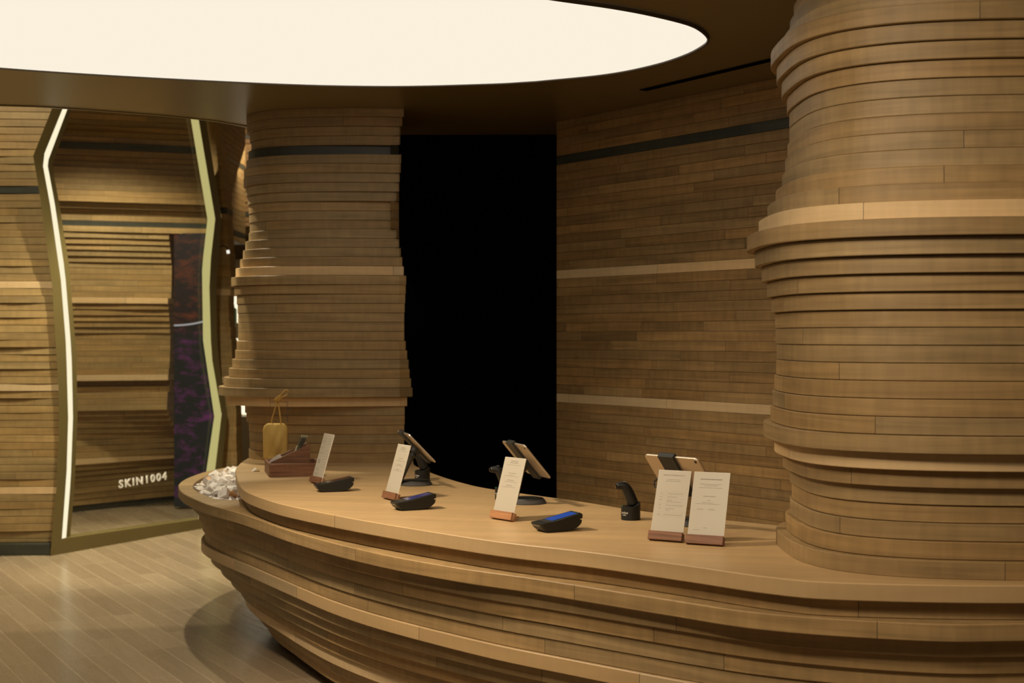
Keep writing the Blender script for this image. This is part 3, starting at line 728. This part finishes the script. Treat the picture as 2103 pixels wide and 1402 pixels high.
# payment terminals
def payment_terminal(px, py, yaw, label, scr, Lg=0.166):
    c = unp(px, py, EYE - ZC)
    root = empty('payment_terminal', (c.x, c.y, ZC), R(yaw)); tag(root, label, 'payment terminal', 'card payment terminals on the counter')
    Wd = 0.080
    # side outline (x along length, z up), near corner at x = 0
    top = [(-.030, .031), (-.012, .034), (.02, .0385), (.12, .0575), (Lg - .034, .060)]
    body = [(-.030, .031), (-.0285, .024), (-.020, .012), (-.006, .0015), (.010, 0), (.070, 0), (.095, .003), (.118, .012), (.132, .024), (.136, .036), (.128, .0385), (.128, .041), (.137, .043), (.138, .056), (.132, .060), (.11, .0565), (.02, .0385), (-.012, .034)]
    lm = LM(); ys = [(0, .006), (.004, .0015), (.010, 0), (Wd - .010, 0), (Wd - .004, .0015), (Wd, .006)]
    cx_, cz_ = .05, .032
    def sh_(p, ins):
        x, z = p; dx, dz = cx_ - x, cz_ - z; l = math.hypot(dx, dz)
        return (x + dx / l * ins, z + dz / l * ins * .8)
    rings = [[Vector((*(lambda q: (q[0], y, q[1]))(sh_(p, ins)),)) for p in body] for y, ins in ys]
    n = len(body)
    for a_, b2 in zip(rings, rings[1:]):
        for k in range(n):
            j = (k + 1) % n; lm.face([a_[k], a_[j], b2[j], b2[k]], [(0, 0)] * 4)
    lm.face(rings[0], [(0, 0)] * n); lm.face(rings[-1], [(0, 0)] * n)
    o = lm.build('housing', M_PLAS, root)
    ang = math.atan2(.0565 - .0385, .09)
    T = Matrix.Translation((.02, 0, .0385)) @ Matrix.Rotation(-ang, 4, 'Y')
    lm = LM(); lm.box(-.012, .112, .006, Wd - .006, -.0004, .0010, M=T); child(lm, 'bezel', M_PLAS2, root, .0006)
    lm = LM(); lm.box(.0, .100, .011, Wd - .013, .0011, .0016, M=T); child(lm, 'screen', scr, root, 0, merge=False)
    lm = LM(); lm.box(-.040, -.012, .010, Wd - .010, .0002, .0012, M=T); child(lm, 'keypad_strip', M_PLAS2, root, 0, merge=False)
    lm = LM(); lm.box(-.0300, -.0255, .014, Wd - .014, .0215, .0240); child(lm, 'card_slot', plain('slot_metal', (.30, .28, .24), .35, .6), root, 0, merge=False)
    lm = LM(); tube(lm, [(.080, .010, .0), (.080, .010, .004)], .003); lm.build('foot', plain('clear_foot', (.5, .5, .45), .2), root)
    return root
S_BLUE = emit('screen_blue', (.012, .060, .30), 1.0)
def screen_mat(name, col, em, rough):
    m, nt, b = new_mat(name); b.inputs['Base Color'].default_value = (*col, 1); b.inputs['Roughness'].default_value = rough
    b.inputs['Emission Color'].default_value = (*em, 1); b.inputs['Emission Strength'].default_value = 1.0; return m
payment_terminal(1127, 1094, 27, 'payment terminal with bright blue screen, nearest the camera', screen_mat('blue_screen', (.01, .02, .08), (.008, .045, .24), .35))
payment_terminal(829, 1049, 24, 'payment terminal with dim violet reflecting screen, middle one of three', screen_mat('violet_screen', (.02, .02, .05), (.012, .014, .075), .12), .172)
payment_terminal(664, 1011, 18, 'payment terminal with unlit screen painted with a brown reflection, leftmost of three beside the tray', screen_mat('dark_screen_reflection', (.03, .014, .008), (0.01, .004, .003), .18), .17)  # brown base and faint glow paint a reflection on the unlit screen

# tablets on stands
def rrect(w_, h_, r, n=6):
    out = []
    for cx_, cy_, a0 in ((w_ / 2 - r, h_ / 2 - r, 0), (-w_ / 2 + r, h_ / 2 - r, 90), (-w_ / 2 + r, -h_ / 2 + r, 180), (w_ / 2 - r, -h_ / 2 + r, 270)):
        for k in range(n + 1):
            a_ = R(a0 + 90 * k / n); out.append((cx_ + r * math.cos(a_), cy_ + r * math.sin(a_)))
    return out
def plate(lm, out, prof_, M):
    rings = []
    cx_ = sum(p[0] for p in out) / len(out); cy_ = sum(p[1] for p in out) / len(out)
    for ins, z in prof_:
        rg = []
        for x, y in out:
            l = math.hypot(x, y); rg.append(M @ Vector((x * (1 - ins / l), y * (1 - ins / l), z)))
        rings.append(rg)
    n = len(out)
    for a_, b2 in zip(rings, rings[1:]):
        for k in range(n):
            j = (k + 1) % n; lm.face([a_[k], a_[j], b2[j], b2[k]], [(0, 0)] * 4)
    lm.face(rings[0], [(0, 0)] * n); lm.face(rings[-1], [(0, 0)] * n)
def tablet_set(C, phi, beta, base, label_t, label_s, base_r=.076, arm_from=None, cable=True):
    """base: disc stand with a leaning arm and a clamp around the tablet; the tablet itself is its own thing"""
    s_, c_ = math.sin(R(phi)), math.cos(R(phi))
    a = Vector((c_, -s_, 0)); h = Vector((s_, c_, 0)); d = h * math.cos(R(beta)) - Vector((0, 0, math.sin(R(beta))))
    nrm = a.cross(d) * -1                                # screen normal (up and away from camera)
    if nrm.z < 0: nrm = -nrm
    C = Vector(C)
    Mt = Matrix(((a.x, -d.x, nrm.x, C.x), (a.y, -d.y, nrm.y, C.y), (a.z, -d.z, nrm.z, C.z), (0, 0, 0, 1)))
    tb = empty('tablet', C); tag(tb, label_t, 'tablet', 'tablets held in counter stands')
    Ml = Matrix.Translation(-C) @ Mt
    lm = LM(); plate(lm, rrect(.25, .174, .014), [(.0035, -.0038), (.001, -.0030), (0, -.0012), (0, .0022), (.0010, .0034)], Ml)
    lm.build('case', M_ALU, tb)
    lm = LM(); plate(lm, rrect(.242, .166, .011), [(0, .0034), (0, .0039)], Ml); lm.build('display', screen_mat('tablet_screen', (.01, .01, .012), (.05, .05, .055), .15), tb)
    lm = LM(); lathe(lm, [(0, -.0046), (.0055, -.0046), (.0055, -.0036)], .108, .072, 0, 16, Ml); lm.build('camera_lens', M_PLAS, tb)
    # stand
    bx, by = base
    st = empty('tablet_stand', (bx, by, ZC)); tag(st, label_s, 'tablet stand', 'black disc-based tablet stands')
    lm = LM(); lathe(lm, [(0, 0), (base_r, 0), (base_r + .001, .003), (base_r - .006, .016), (base_r - .008, .0165)], n=40); lm.build('base_edge', M_FELT, st)
    lm = LM(); lathe(lm, [(base_r - .008, .0164), (base_r - .012, .0215), (base_r - .02, .023), (0, .023)], n=40); lm.build('base_top', M_PLAS2, st)
    O = Vector((bx, by, ZC))
    hub = C - nrm * .030 + d * .012 - O
    foot = (arm_from if arm_from is not None else -h * .052) + Vector((0, 0, .020))
    # flat arm
    ax = (hub - foot).normalized(); side = a.copy(); side = (side - ax * side.dot(ax)).normalized(); th = ax.cross(side)
    Ma = Matrix(((side.x, th.x, ax.x, foot.x), (side.y, th.y, ax.y, foot.y), (side.z, th.z, ax.z, foot.z), (0, 0, 0, 1)))
    Lg = (hub - foot).length
    lm = LM(); lm.box(-.018, .018, -.006, .006, 0, Lg, M=Ma); child(lm, 'arm', M_PLAS2, st, .003)
    lm = LM(); tube(lm, [hub + side * .024, hub - side * .024], .010, 14); lm.build('hinge', M_PLAS, st)
    Mh = Matrix.Translation(-O) @ Mt
    lm = LM(); CL, CR = -.050, .020
    lm.box(CL, CR, -.094, .094, -.0125, -.0046, M=Mh)
    lm.box(CL, CR, .0885, .0945, -.006, .0075, M=Mh); lm.box(CL, CR, -.0945, -.0885, -.006, .0075, M=Mh)
    lm.box(CL, CR, .082, .0945, .0045, .0075, M=Mh); lm.box(CL, CR, -.0945, -.082, .0045, .0075, M=Mh)
    child(lm, 'clamp_band', M_PLAS2, st, .0022, merge=False)
    lm = LM(); lathe(lm, [(0, -.028), (.022, -.028), (.026, -.0125), (0, -.0125)], 0, -.01, 0, 20, Mh); lm.build('mount_plate', M_PLAS, st)
    if cable:
        pts = [Mh @ Vector((-.122, -.03, -.002)), Mh @ Vector((-.140, -.036, -.010)), Mh @ Vector((-.128, -.042, -.03)), Mh @ Vector((-.08, -.045, -.040)), Mh @ Vector((-.02, -.03, -.034))]
        lm = LM(); tube(lm, pts, .0032, 8); lm.build('power_cable', M_PLAS, st)
    return tb, st
tablet_set((-.424, 6.30, ZC + .187), 74, 46, (-.439, 6.46), 'silver tablet seen nearly edge-on, leftmost of the three tablets', 'black tablet stand with disc base, farthest along the counter beside a scanner dock', arm_from=Vector((-.066, -.035, 0)))
tablet_set((.056, 5.66, ZC + .185), 69, 50, (.062, 5.752), 'silver tablet with camera lens against the black recess, middle of the three tablets', 'black tablet stand with speckled disc base behind the middle printed card')
tablet_set((.592, 4.98, ZC + .190), 48, 51, (.640, 5.10), 'silver tablet turned with its back to the camera, behind the two large white cards', 'black tablet stand mostly hidden behind the two large white cards', cable=True)

# barcode scanners standing in charging docks
def scanner(x, y, yaw, label_s, label_d):
    dk = empty('charging_dock', (x, y, ZC), R(yaw)); tag(dk, label_d, 'scanner dock', 'round charging docks for barcode scanners')
    lm = LM(); n = 36; r = .0355
    # cylinder whose rim is cut at a slope, high at the back (+x)
    def top(a_): 
        t = (math.cos(a_) + 1) / 2; return .0500 + .0 * t + .014 * max(0, (t - .55) / .45)
    A_ = [2 * math.pi * k / n for k in range(n)]
    for k in range(n):
        a0, a1 = A_[k], A_[(k + 1) % n]; j0, j1 = (math.cos(a0), math.sin(a0)), (math.cos(a1), math.sin(a1))
        lm.face([(r * j0[0], r * j0[1], 0.001), (r * j1[0], r * j1[1], 0.001), (r * j1[0], r * j1[1], top(a1)), (r * j0[0], r * j0[1], top(a0))], [(0, 0)] * 4)
        q = .80
        lm.face([(r * j0[0], r * j0[1], top(a0)), (r * j1[0], r * j1[1], top(a1)), (r * q * j1[0], r * q * j1[1], top(a1) + .001), (r * q * j0[0], r * q * j0[1], top(a0) + .001)], [(0, 0)] * 4)
        lm.face([(r * q * j0[0], r * q * j0[1], top(a0) + .001), (r * q * j1[0], r * q * j1[1], top(a1) + .001), (0, 0, .044)], [(0, 0)] * 3)
        lm.face([(r * j1[0], r * j1[1], 0.001), (r * j0[0], r * j0[1], 0.001), (0, 0, 0.001)], [(0, 0)] * 3)
    o = lm.build('cup', M_PLAS, dk)
    lm = LM(); lathe(lm, [(0, 0), (r - .001, 0), (r - .001, .0012), (0, .0012)], n=30); lm.build('foot_ring', M_PLAS2, dk)
    lm = LM(); lathe(lm, [(0, .0505), (.0018, .0505), (.0018, .0518), (0, .0518)], -.033, 0, 0, 10); lm.build('status_light', emit('led_green', (.02, .35, .12), 1.0), dk)
    for body, size, z, off in (('socket', .0118, .0245, 0), ('mobile', .0058, .0180, .0)):
        me = text_mesh('lettering', body, size, M_WHITE, dk, Matrix.Identity(4), 0.0002, 1.0, 'CENTER', 0.0001)
        for v in me.data.vertices:
            a_ = R(-150) + (v.co.x + off) / r
            v.co = Vector(((r + .0003) * math.cos(a_), (r + .0003) * math.sin(a_), z + v.co.y))
    sc = empty('barcode_scanner', (x, y, ZC), R(yaw)); tag(sc, label_s, 'barcode scanner', 'hand-held barcode scanners in docks')
    # handle, trigger guard side towards -x, head nozzle pointing to -x
    lm = LM()
    path = [(.010, 0, .052), (.006, 0, .066), (-.002, 0, .086), (-.010, 0, .104), (-.018, 0, .118), (-.030, 0, .126), (-.046, 0, .126), (-.058, 0, .123)]
    rs = [.0225, .0215, .0205, .0195, .0190, .0165, .0130, .0120]
    tube(lm, path, .015, 18, rs=rs); o = lm.build('body', M_PLAS, sc); md = o.modifiers.new('s', 'SUBSURF'); md.levels = 1; md.render_levels = 2
    lm = LM(); tube(lm, [(-.0575, 0, .1232), (-.0595, 0, .1227)], .0085, 16); lm.build('window', plain('dark_lens', (.02, .002, .002), .08), sc)
    lm = LM(); tube(lm, [(-.026, 0, .108), (-.021, 0, .098), (-.015, 0, .088), (-.013, 0, .080)], .004, 8, rs=[.003, .005, .005, .003]); lm.build('trigger', M_PLAS2, sc)
    lm = LM(); lathe(lm, [(0, .139), (.005, .1405), (.008, .1405)], -.024, 0, 0, 12); lm.build('button', plain('grey_button', (.25, .23, .2), .4), sc)
    return sc
scanner(.437, 5.235, 14, 'black barcode scanner standing free in front of the right timber wall', 'black round dock with white lettering, left of the two large white cards')
scanner(-.035, 5.875, 14, 'black barcode scanner against the black recess, left of the middle tablet', 'round dock mostly hidden behind the middle printed card')
scanner(-.418, 6.63, 14, 'black barcode scanner partly hidden behind the leftmost tablet stand arm', 'black round dock just behind the leftmost tablet stand')

# walnut tray box with cards, pouch on an acrylic hook
bl = unp(553, 980, EYE - ZC); root = empty('wooden_tray_box', (bl.x, bl.y, ZC), R(14)); tag(root, 'reddish walnut tray box with a sloping compartment, at the far end of the counter', 'tray box')
BW = .255
lm = LM(); lm.box(0, BW, 0, .012, 0, .062, uo=3); child(lm, 'front_panel', W_WALNUT, root, .001)
lm = LM(); lm.box(0, BW, .012, .075, .0, .010); lm.box(.0, BW, .012, .040, .055, .062); child(lm, 'front_ledge', W_WALNUT, root, .001, merge=False)
lm = LM(); lm.box(-.0, .012, .012, .30, .0, .062); child(lm, 'side_panel', W_WALNUT, root, .001)
lm = LM(); lm.box(BW - .012, BW, .012, .30, .0, .062); child(lm, 'side_panel', W_WALNUT, root, .001)
lm = LM(); lm.box(.012, BW - .012, .288, .30, 0, .062); child(lm, 'back_panel', W_WALNUT, root, .001)
lm = LM(); lm.box(.012, BW - .012, .076, .288, 0, .008); child(lm, 'bottom_panel', W_WALNUT, root, .001)
for y in (.063, .185):
    lm = LM(); x0, x1 = .0125, .200
    for yy in (y, y + .012):
        lm.face([(x0, yy, .008), (x1, yy, .008), (x1, yy, .150), (x0 + .0, yy, .068)], [(x0, .008), (x1, .008), (x1, .15), (x0, .068)])
    for a_, c_ in (((x0, .008), (x1, .008)), ((x1, .008), (x1, .150)), ((x1, .150), (x0, .068)), ((x0, .068), (x0, .008))):
        lm.face([(a_[0], y, a_[1]), (c_[0], y, c_[1]), (c_[0], y + .012, c_[1]), (a_[0], y + .012, a_[1])], [(0, 0), (.1, 0), (.1, .012), (0, .012)])
    child(lm, 'sloping_side', W_WALNUT, root, .001)
lm = LM(); lm.box(.188, .200, .075, .185, .008, .140); child(lm, 'compartment_end', W_WALNUT, root, .001)
Rz = Matrix.Translation((bl.x, bl.y, ZC)) @ Matrix.Rotation(R(14), 4, 'Z')
def onbox(name, label, p, cat, group=None):
    o = empty(name, Rz @ Vector(p), R(14)); return tag(o, label, cat, group)
# barcode cards leaning at the right, white envelopes at the left
card0 = None
for k in range(4):
    q = onbox('barcode_card', ('striped barcode card leaning in the tray box, frontmost of its bundle', 'striped barcode card leaning in the tray box, second of its bundle', 'striped barcode card leaning in the tray box, third of its bundle', 'striped barcode card leaning in the tray box, rearmost of its bundle')[k], (.118 + .006 * k, .078 + .010 * k, .085), 'card', 'barcode cards in the tray box')
    T = Matrix.Rotation(R(24 + 2 * k), 4, 'Y')
    lm = LM(); lm.box(-.001, .001, 0, .045, 0, .118, M=T); child(lm, 'card', plain('grey_card', (.36, .32, .22), .5), q, 0)
    lm = LM()
    for j in range(6): lm.box(-.0014, -.0009, .004 + j * .0065, .0065 + j * .0065 + .001 * (j % 2), .062, .108, M=T)
    for j in range(5): lm.box(-.0005 + 0, .0009, -.0006, -.0001, .05 + j * .011, .056 + j * .011, M=T)
    child(lm, 'bars', plain('bar_ink', (.03, .03, .02), .6), q, 0, merge=False)
for k in range(2):
    q = onbox('white_envelope', ('white folded envelope corner rising from the left of the tray box, front one', 'white folded envelope in the left of the tray box, rear one')[k], (.075 + .012 * k, .095 + .035 * k, .010), 'envelope', 'white envelopes in the tray box')
    T = Matrix.Rotation(R(-38), 4, 'Y')
    lm = LM(); lm.box(-.018, .034, 0, .0016, 0.02, .088, M=T); child(lm, 'sheet', M_PACK, q, 0)
# small folded white tag on the counter
c = unp(527, 968, EYE - ZC); q = empty('folded_tag', (c.x, c.y, ZC), R(20)); tag(q, 'tiny folded white paper tag lying on the counter left of the tray box', 'paper tag')
lm = LM(); t_ = .0008
for s_ in (-1, 1):
    for o_ in (0, t_):
        lm.face([(s_ * .018, 0, .0 + o_), (0, 0, .014 + o_), (0, .045, .016 + o_), (s_ * .018, .045, .0 + o_)], [(0, 0)] * 4)
lm.face([(-.018, 0, 0), (0, 0, .014), (0, 0, .014 + t_), (-.018, 0, t_)], [(0, 0)] * 4); lm.face([(.018, 0, 0), (0, 0, .014), (0, 0, .014 + t_), (.018, 0, t_)], [(0, 0)] * 4)
lm.build('fold', M_PACK, q)
# acrylic hook
hx, hy = (590 - 1051.5) / F * 7.22, 7.22
q = empty('acrylic_hook_stand', (hx, hy, ZC)); tag(q, 'clear acrylic hook stand behind the tray box holding the yellow pouch', 'display hook')
lm = LM(); lm.box(-.05, .03, -.03, .05, 0, .005); child(lm, 'foot_plate', M_ACRYL, q, 0, merge=False)
lm = LM(); lm.box(-.004, .004, -.010, .010, .005, .345); child(lm, 'upright', M_ACRYL, q, 0, merge=False)
lm = LM(); lm.box(-.085, -.004, -.004, .004, .338, .345); lm.box(.004, .018, -.003, .003, .298, .312); child(lm, 'hook_bar', M_ACRYL, q, 0, merge=False)
# mustard pouch with a knotted cord
px_, py_ = (568 - 1051.5) / F * 7.16, 7.16
def wz(py): return EYE - (py - HOR) * 7.16 / F
def wx(px): return (px - 1051.5) / F * 7.16
zt, zb = wz(869), wz(942)
q = empty('cloth_pouch', (px_, py_, zb)); tag(q, 'mustard yellow cloth pouch hanging by a knotted cord above the tray box', 'pouch')
bm = bmesh.new(); nx, nz = 22, 22; rnd = random.Random(5)
wd = wx(591) - wx(540); cxp = (wx(591) + wx(540)) / 2 - px_; H_ = zt - zb
grid = {}
for side in (0, 1):
    for i in range(nx + 1):
        for j in range(nz + 1):
            u, v = i / nx, j / nz
            half = wd / 2 * (1 - .10 * max(0, (v - .85) / .15) - .04 * (1 - v))
            x = cxp + (u - .5) * 2 * half
            th_ = .030 * (math.sin(math.pi * u) ** .6) * (0.55 + .45 * math.sin(math.pi * min(1, (1 - v) * 1.1))) * (1 if v < .97 else .6)
            z = v * H_ - .012 * max(0, (abs(u - .5) * 2 - .72) / .28) * (v > .8) * (v - .8) * 5
            fold_ = .0035 * math.sin(9 * u + 6 * v) + .003 * math.sin(16 * u - 9 * v + 1) + .005 * math.exp(-((u - .74) / .03) ** 2) * (v > .25)
            y = (-th_ - fold_ * math.sin(math.pi * u)) if side == 0 else th_
            if u in (0, 1): y = 0
            if side == 1 and (i in (0, nx)): grid[side, i, j] = grid[0, i, j]; continue
            grid[side, i, j] = bm.verts.new((x, y, z))
for side in (0, 1):
    for i in range(nx):
        for j in range(nz):
            vs = [grid[side, i, j], grid[side, i + 1, j], grid[side, i + 1, j + 1], grid[side, i, j + 1]]
            bm.faces.new(vs if side == 0 else vs[::-1])
for j, rev in ((0, 0), (nz, 1)):
    for i in range(nx):
        vs = [grid[0, i, j], grid[0, i + 1, j], grid[1, i + 1, j], grid[1, i, j]]
        vs = list(dict.fromkeys(vs))
        if len(vs) > 2: bm.faces.new(vs)
bmesh.ops.recalc_face_normals(bm, faces=bm.faces)
me = bpy.data.meshes.new('bag'); bm.to_mesh(me); bm.free(); me.materials.append(M_YEL)
for p in me.polygons: p.use_smooth = True
link('bag', me, q)
def lp(px, py, y=0): return (wx(px) - px_, y, wz(py) - zb)
lm = LM(); tube(lm, [lp(557, 872), lp(559, 858), lp(564, 842), lp(569, 826), lp(571, 820)], .0030, 8)
tube(lm, [lp(578, 872, -.01), lp(576, 856, -.008), lp(573, 838), lp(571, 824), lp(571, 820)], .0038, 8)
lm.build('cord', M_CORD, q, merge=False)
lm = LM()
lp_pts = [lp(571, 820), lp(577, 812), lp(583, 803), lp(590, 800), lp(593, 803), lp(590, 810), lp(583, 814), lp(574, 817)]
tube(lm, lp_pts, .0028, 8); tube(lm, [lp(572, 819, -.006), lp(578, 809, -.006), lp(586, 801, -.006), lp(590, 801, -.004)], .0024, 8)
lm.build('cord_loop', M_CORD, q, merge=False)
lm = LM()
for k, (a_, b2, c_) in enumerate(((564, 821, 578), (566, 818, 577), (566, 824, 576), (569, 815, 576))):
    tube(lm, [lp(a_, b2, -.006), lp((a_ + c_) / 2, b2 - 2, -.011), lp(c_, b2 - 3, -.006), lp(c_, b2 - 3, .004), lp((a_ + c_) / 2, b2, .006), lp(a_, b2, .004), lp(a_, b2, -.006)], .0030, 8)
lm.build('knot', M_CORD, q, merge=False)

# sample packets filling the counter bowl
def packet_proto(kind):
    r0 = empty('sample_packet', (0, 0, 0)); lm = LM()
    mat = (M_PACK, M_PACK2, M_PACK3)[kind]
    if kind == 0:
        out = rrect(.054, .048, .002, 2); plate(lm, out, [(.001, -.0095), (0, -.0085), (0, .0085), (.001, .0095)], I4)
    elif kind == 1:
        plate(lm, rrect(.044, .036, .002, 2), [(.001, -.004), (0, -.002), (0, .002), (.001, .004)], I4)
    else:
        plate(lm, rrect(.034, .030, .002, 2), [(.001, -.005), (0, -.003), (0, .003), (.001, .005)], I4)
    lm.build('wrapper', mat, r0)
    lm = LM()
    for k in range(3): lm.box(-.014, .010 - .006 * k, .004 - .006 * k, .0052 - .006 * k, .0096 if kind == 0 else (.0041 if kind == 1 else .0051), .0098 if kind == 0 else (.0043 if kind == 1 else .0053))
    lm.build('print', plain('faint_print', (.50, .38, .30), .6), r0, merge=False)
    return r0
protos = [packet_proto(k) for k in range(3)]
used = [False] * 3
def inside(x, y, P):
    c_ = False; n = len(P)
    for i in range(n):
        a_, b2 = P[i], P[(i + 1) % n]
        if (a_.y > y) != (b2.y > y) and x < (b2.x - a_.x) * (y - a_.y) / (b2.y - a_.y) + a_.x: c_ = not c_
    return c_
def edge_d(x, y, P):
    return min((Vector((x, y)) - p).length for p in P)
LAB = {0: 'small white sample packet heaped in the bowl at the left end of the counter',
       1: 'small orange sample packet among the white ones in the counter bowl',
       2: 'small dark brown sample packet among the white ones in the counter bowl'}
GRP = {0: 'white sample packets in the counter bowl', 1: 'orange sample packets in the counter bowl', 2: 'brown sample packets in the counter bowl'}
rnd = random.Random(21); zf = zl(-16) ; cnt_ = 0
for layer in range(2):
    y = 6.74 + layer * .02
    row = 0
    while y < 8.42:
        x = -1.72 + (row % 2) * .024 + layer * .012
        while x < -1.24:
            jx, jy = x + rnd.uniform(-.006, .006), y + rnd.uniform(-.006, .006)
            if inside(jx, jy, cav) and jx < -1.30 - max(0, (jy - 6.9)) * .16 :
                ed = edge_d(jx, jy, cav)
                z = zf + .026 + layer * .026 + rnd.uniform(0, .006)
                if ed > (.028, .060)[layer]:
                    kind = rnd.choices((0, 1, 2), (.90, .07, .03))[0]
                    if not used[kind]:
                        r_ = protos[kind]; used[kind] = True
                    else:
                        r_ = protos[kind].copy(); COL.objects.link(r_)
                        for ch in list(protos[kind].children):
                            c2 = ch.copy(); COL.objects.link(c2); c2.parent = r_
                    r_.location = (jx, jy, z + .004)
                    tl = .30 if layer == 0 else .80
                    r_.rotation_euler = (rnd.uniform(-tl, tl), rnd.uniform(-tl, tl), rnd.uniform(0, 6.3))
                    tag(r_, LAB[kind], 'packet', GRP[kind]); cnt_ += 1
            x += .052
        y += .054; row += 1
for k in range(3):
    if not used[k]:
        for ch in list(protos[k].children): bpy.data.objects.remove(ch)
        bpy.data.objects.remove(protos[k])
print('packets', cnt_)
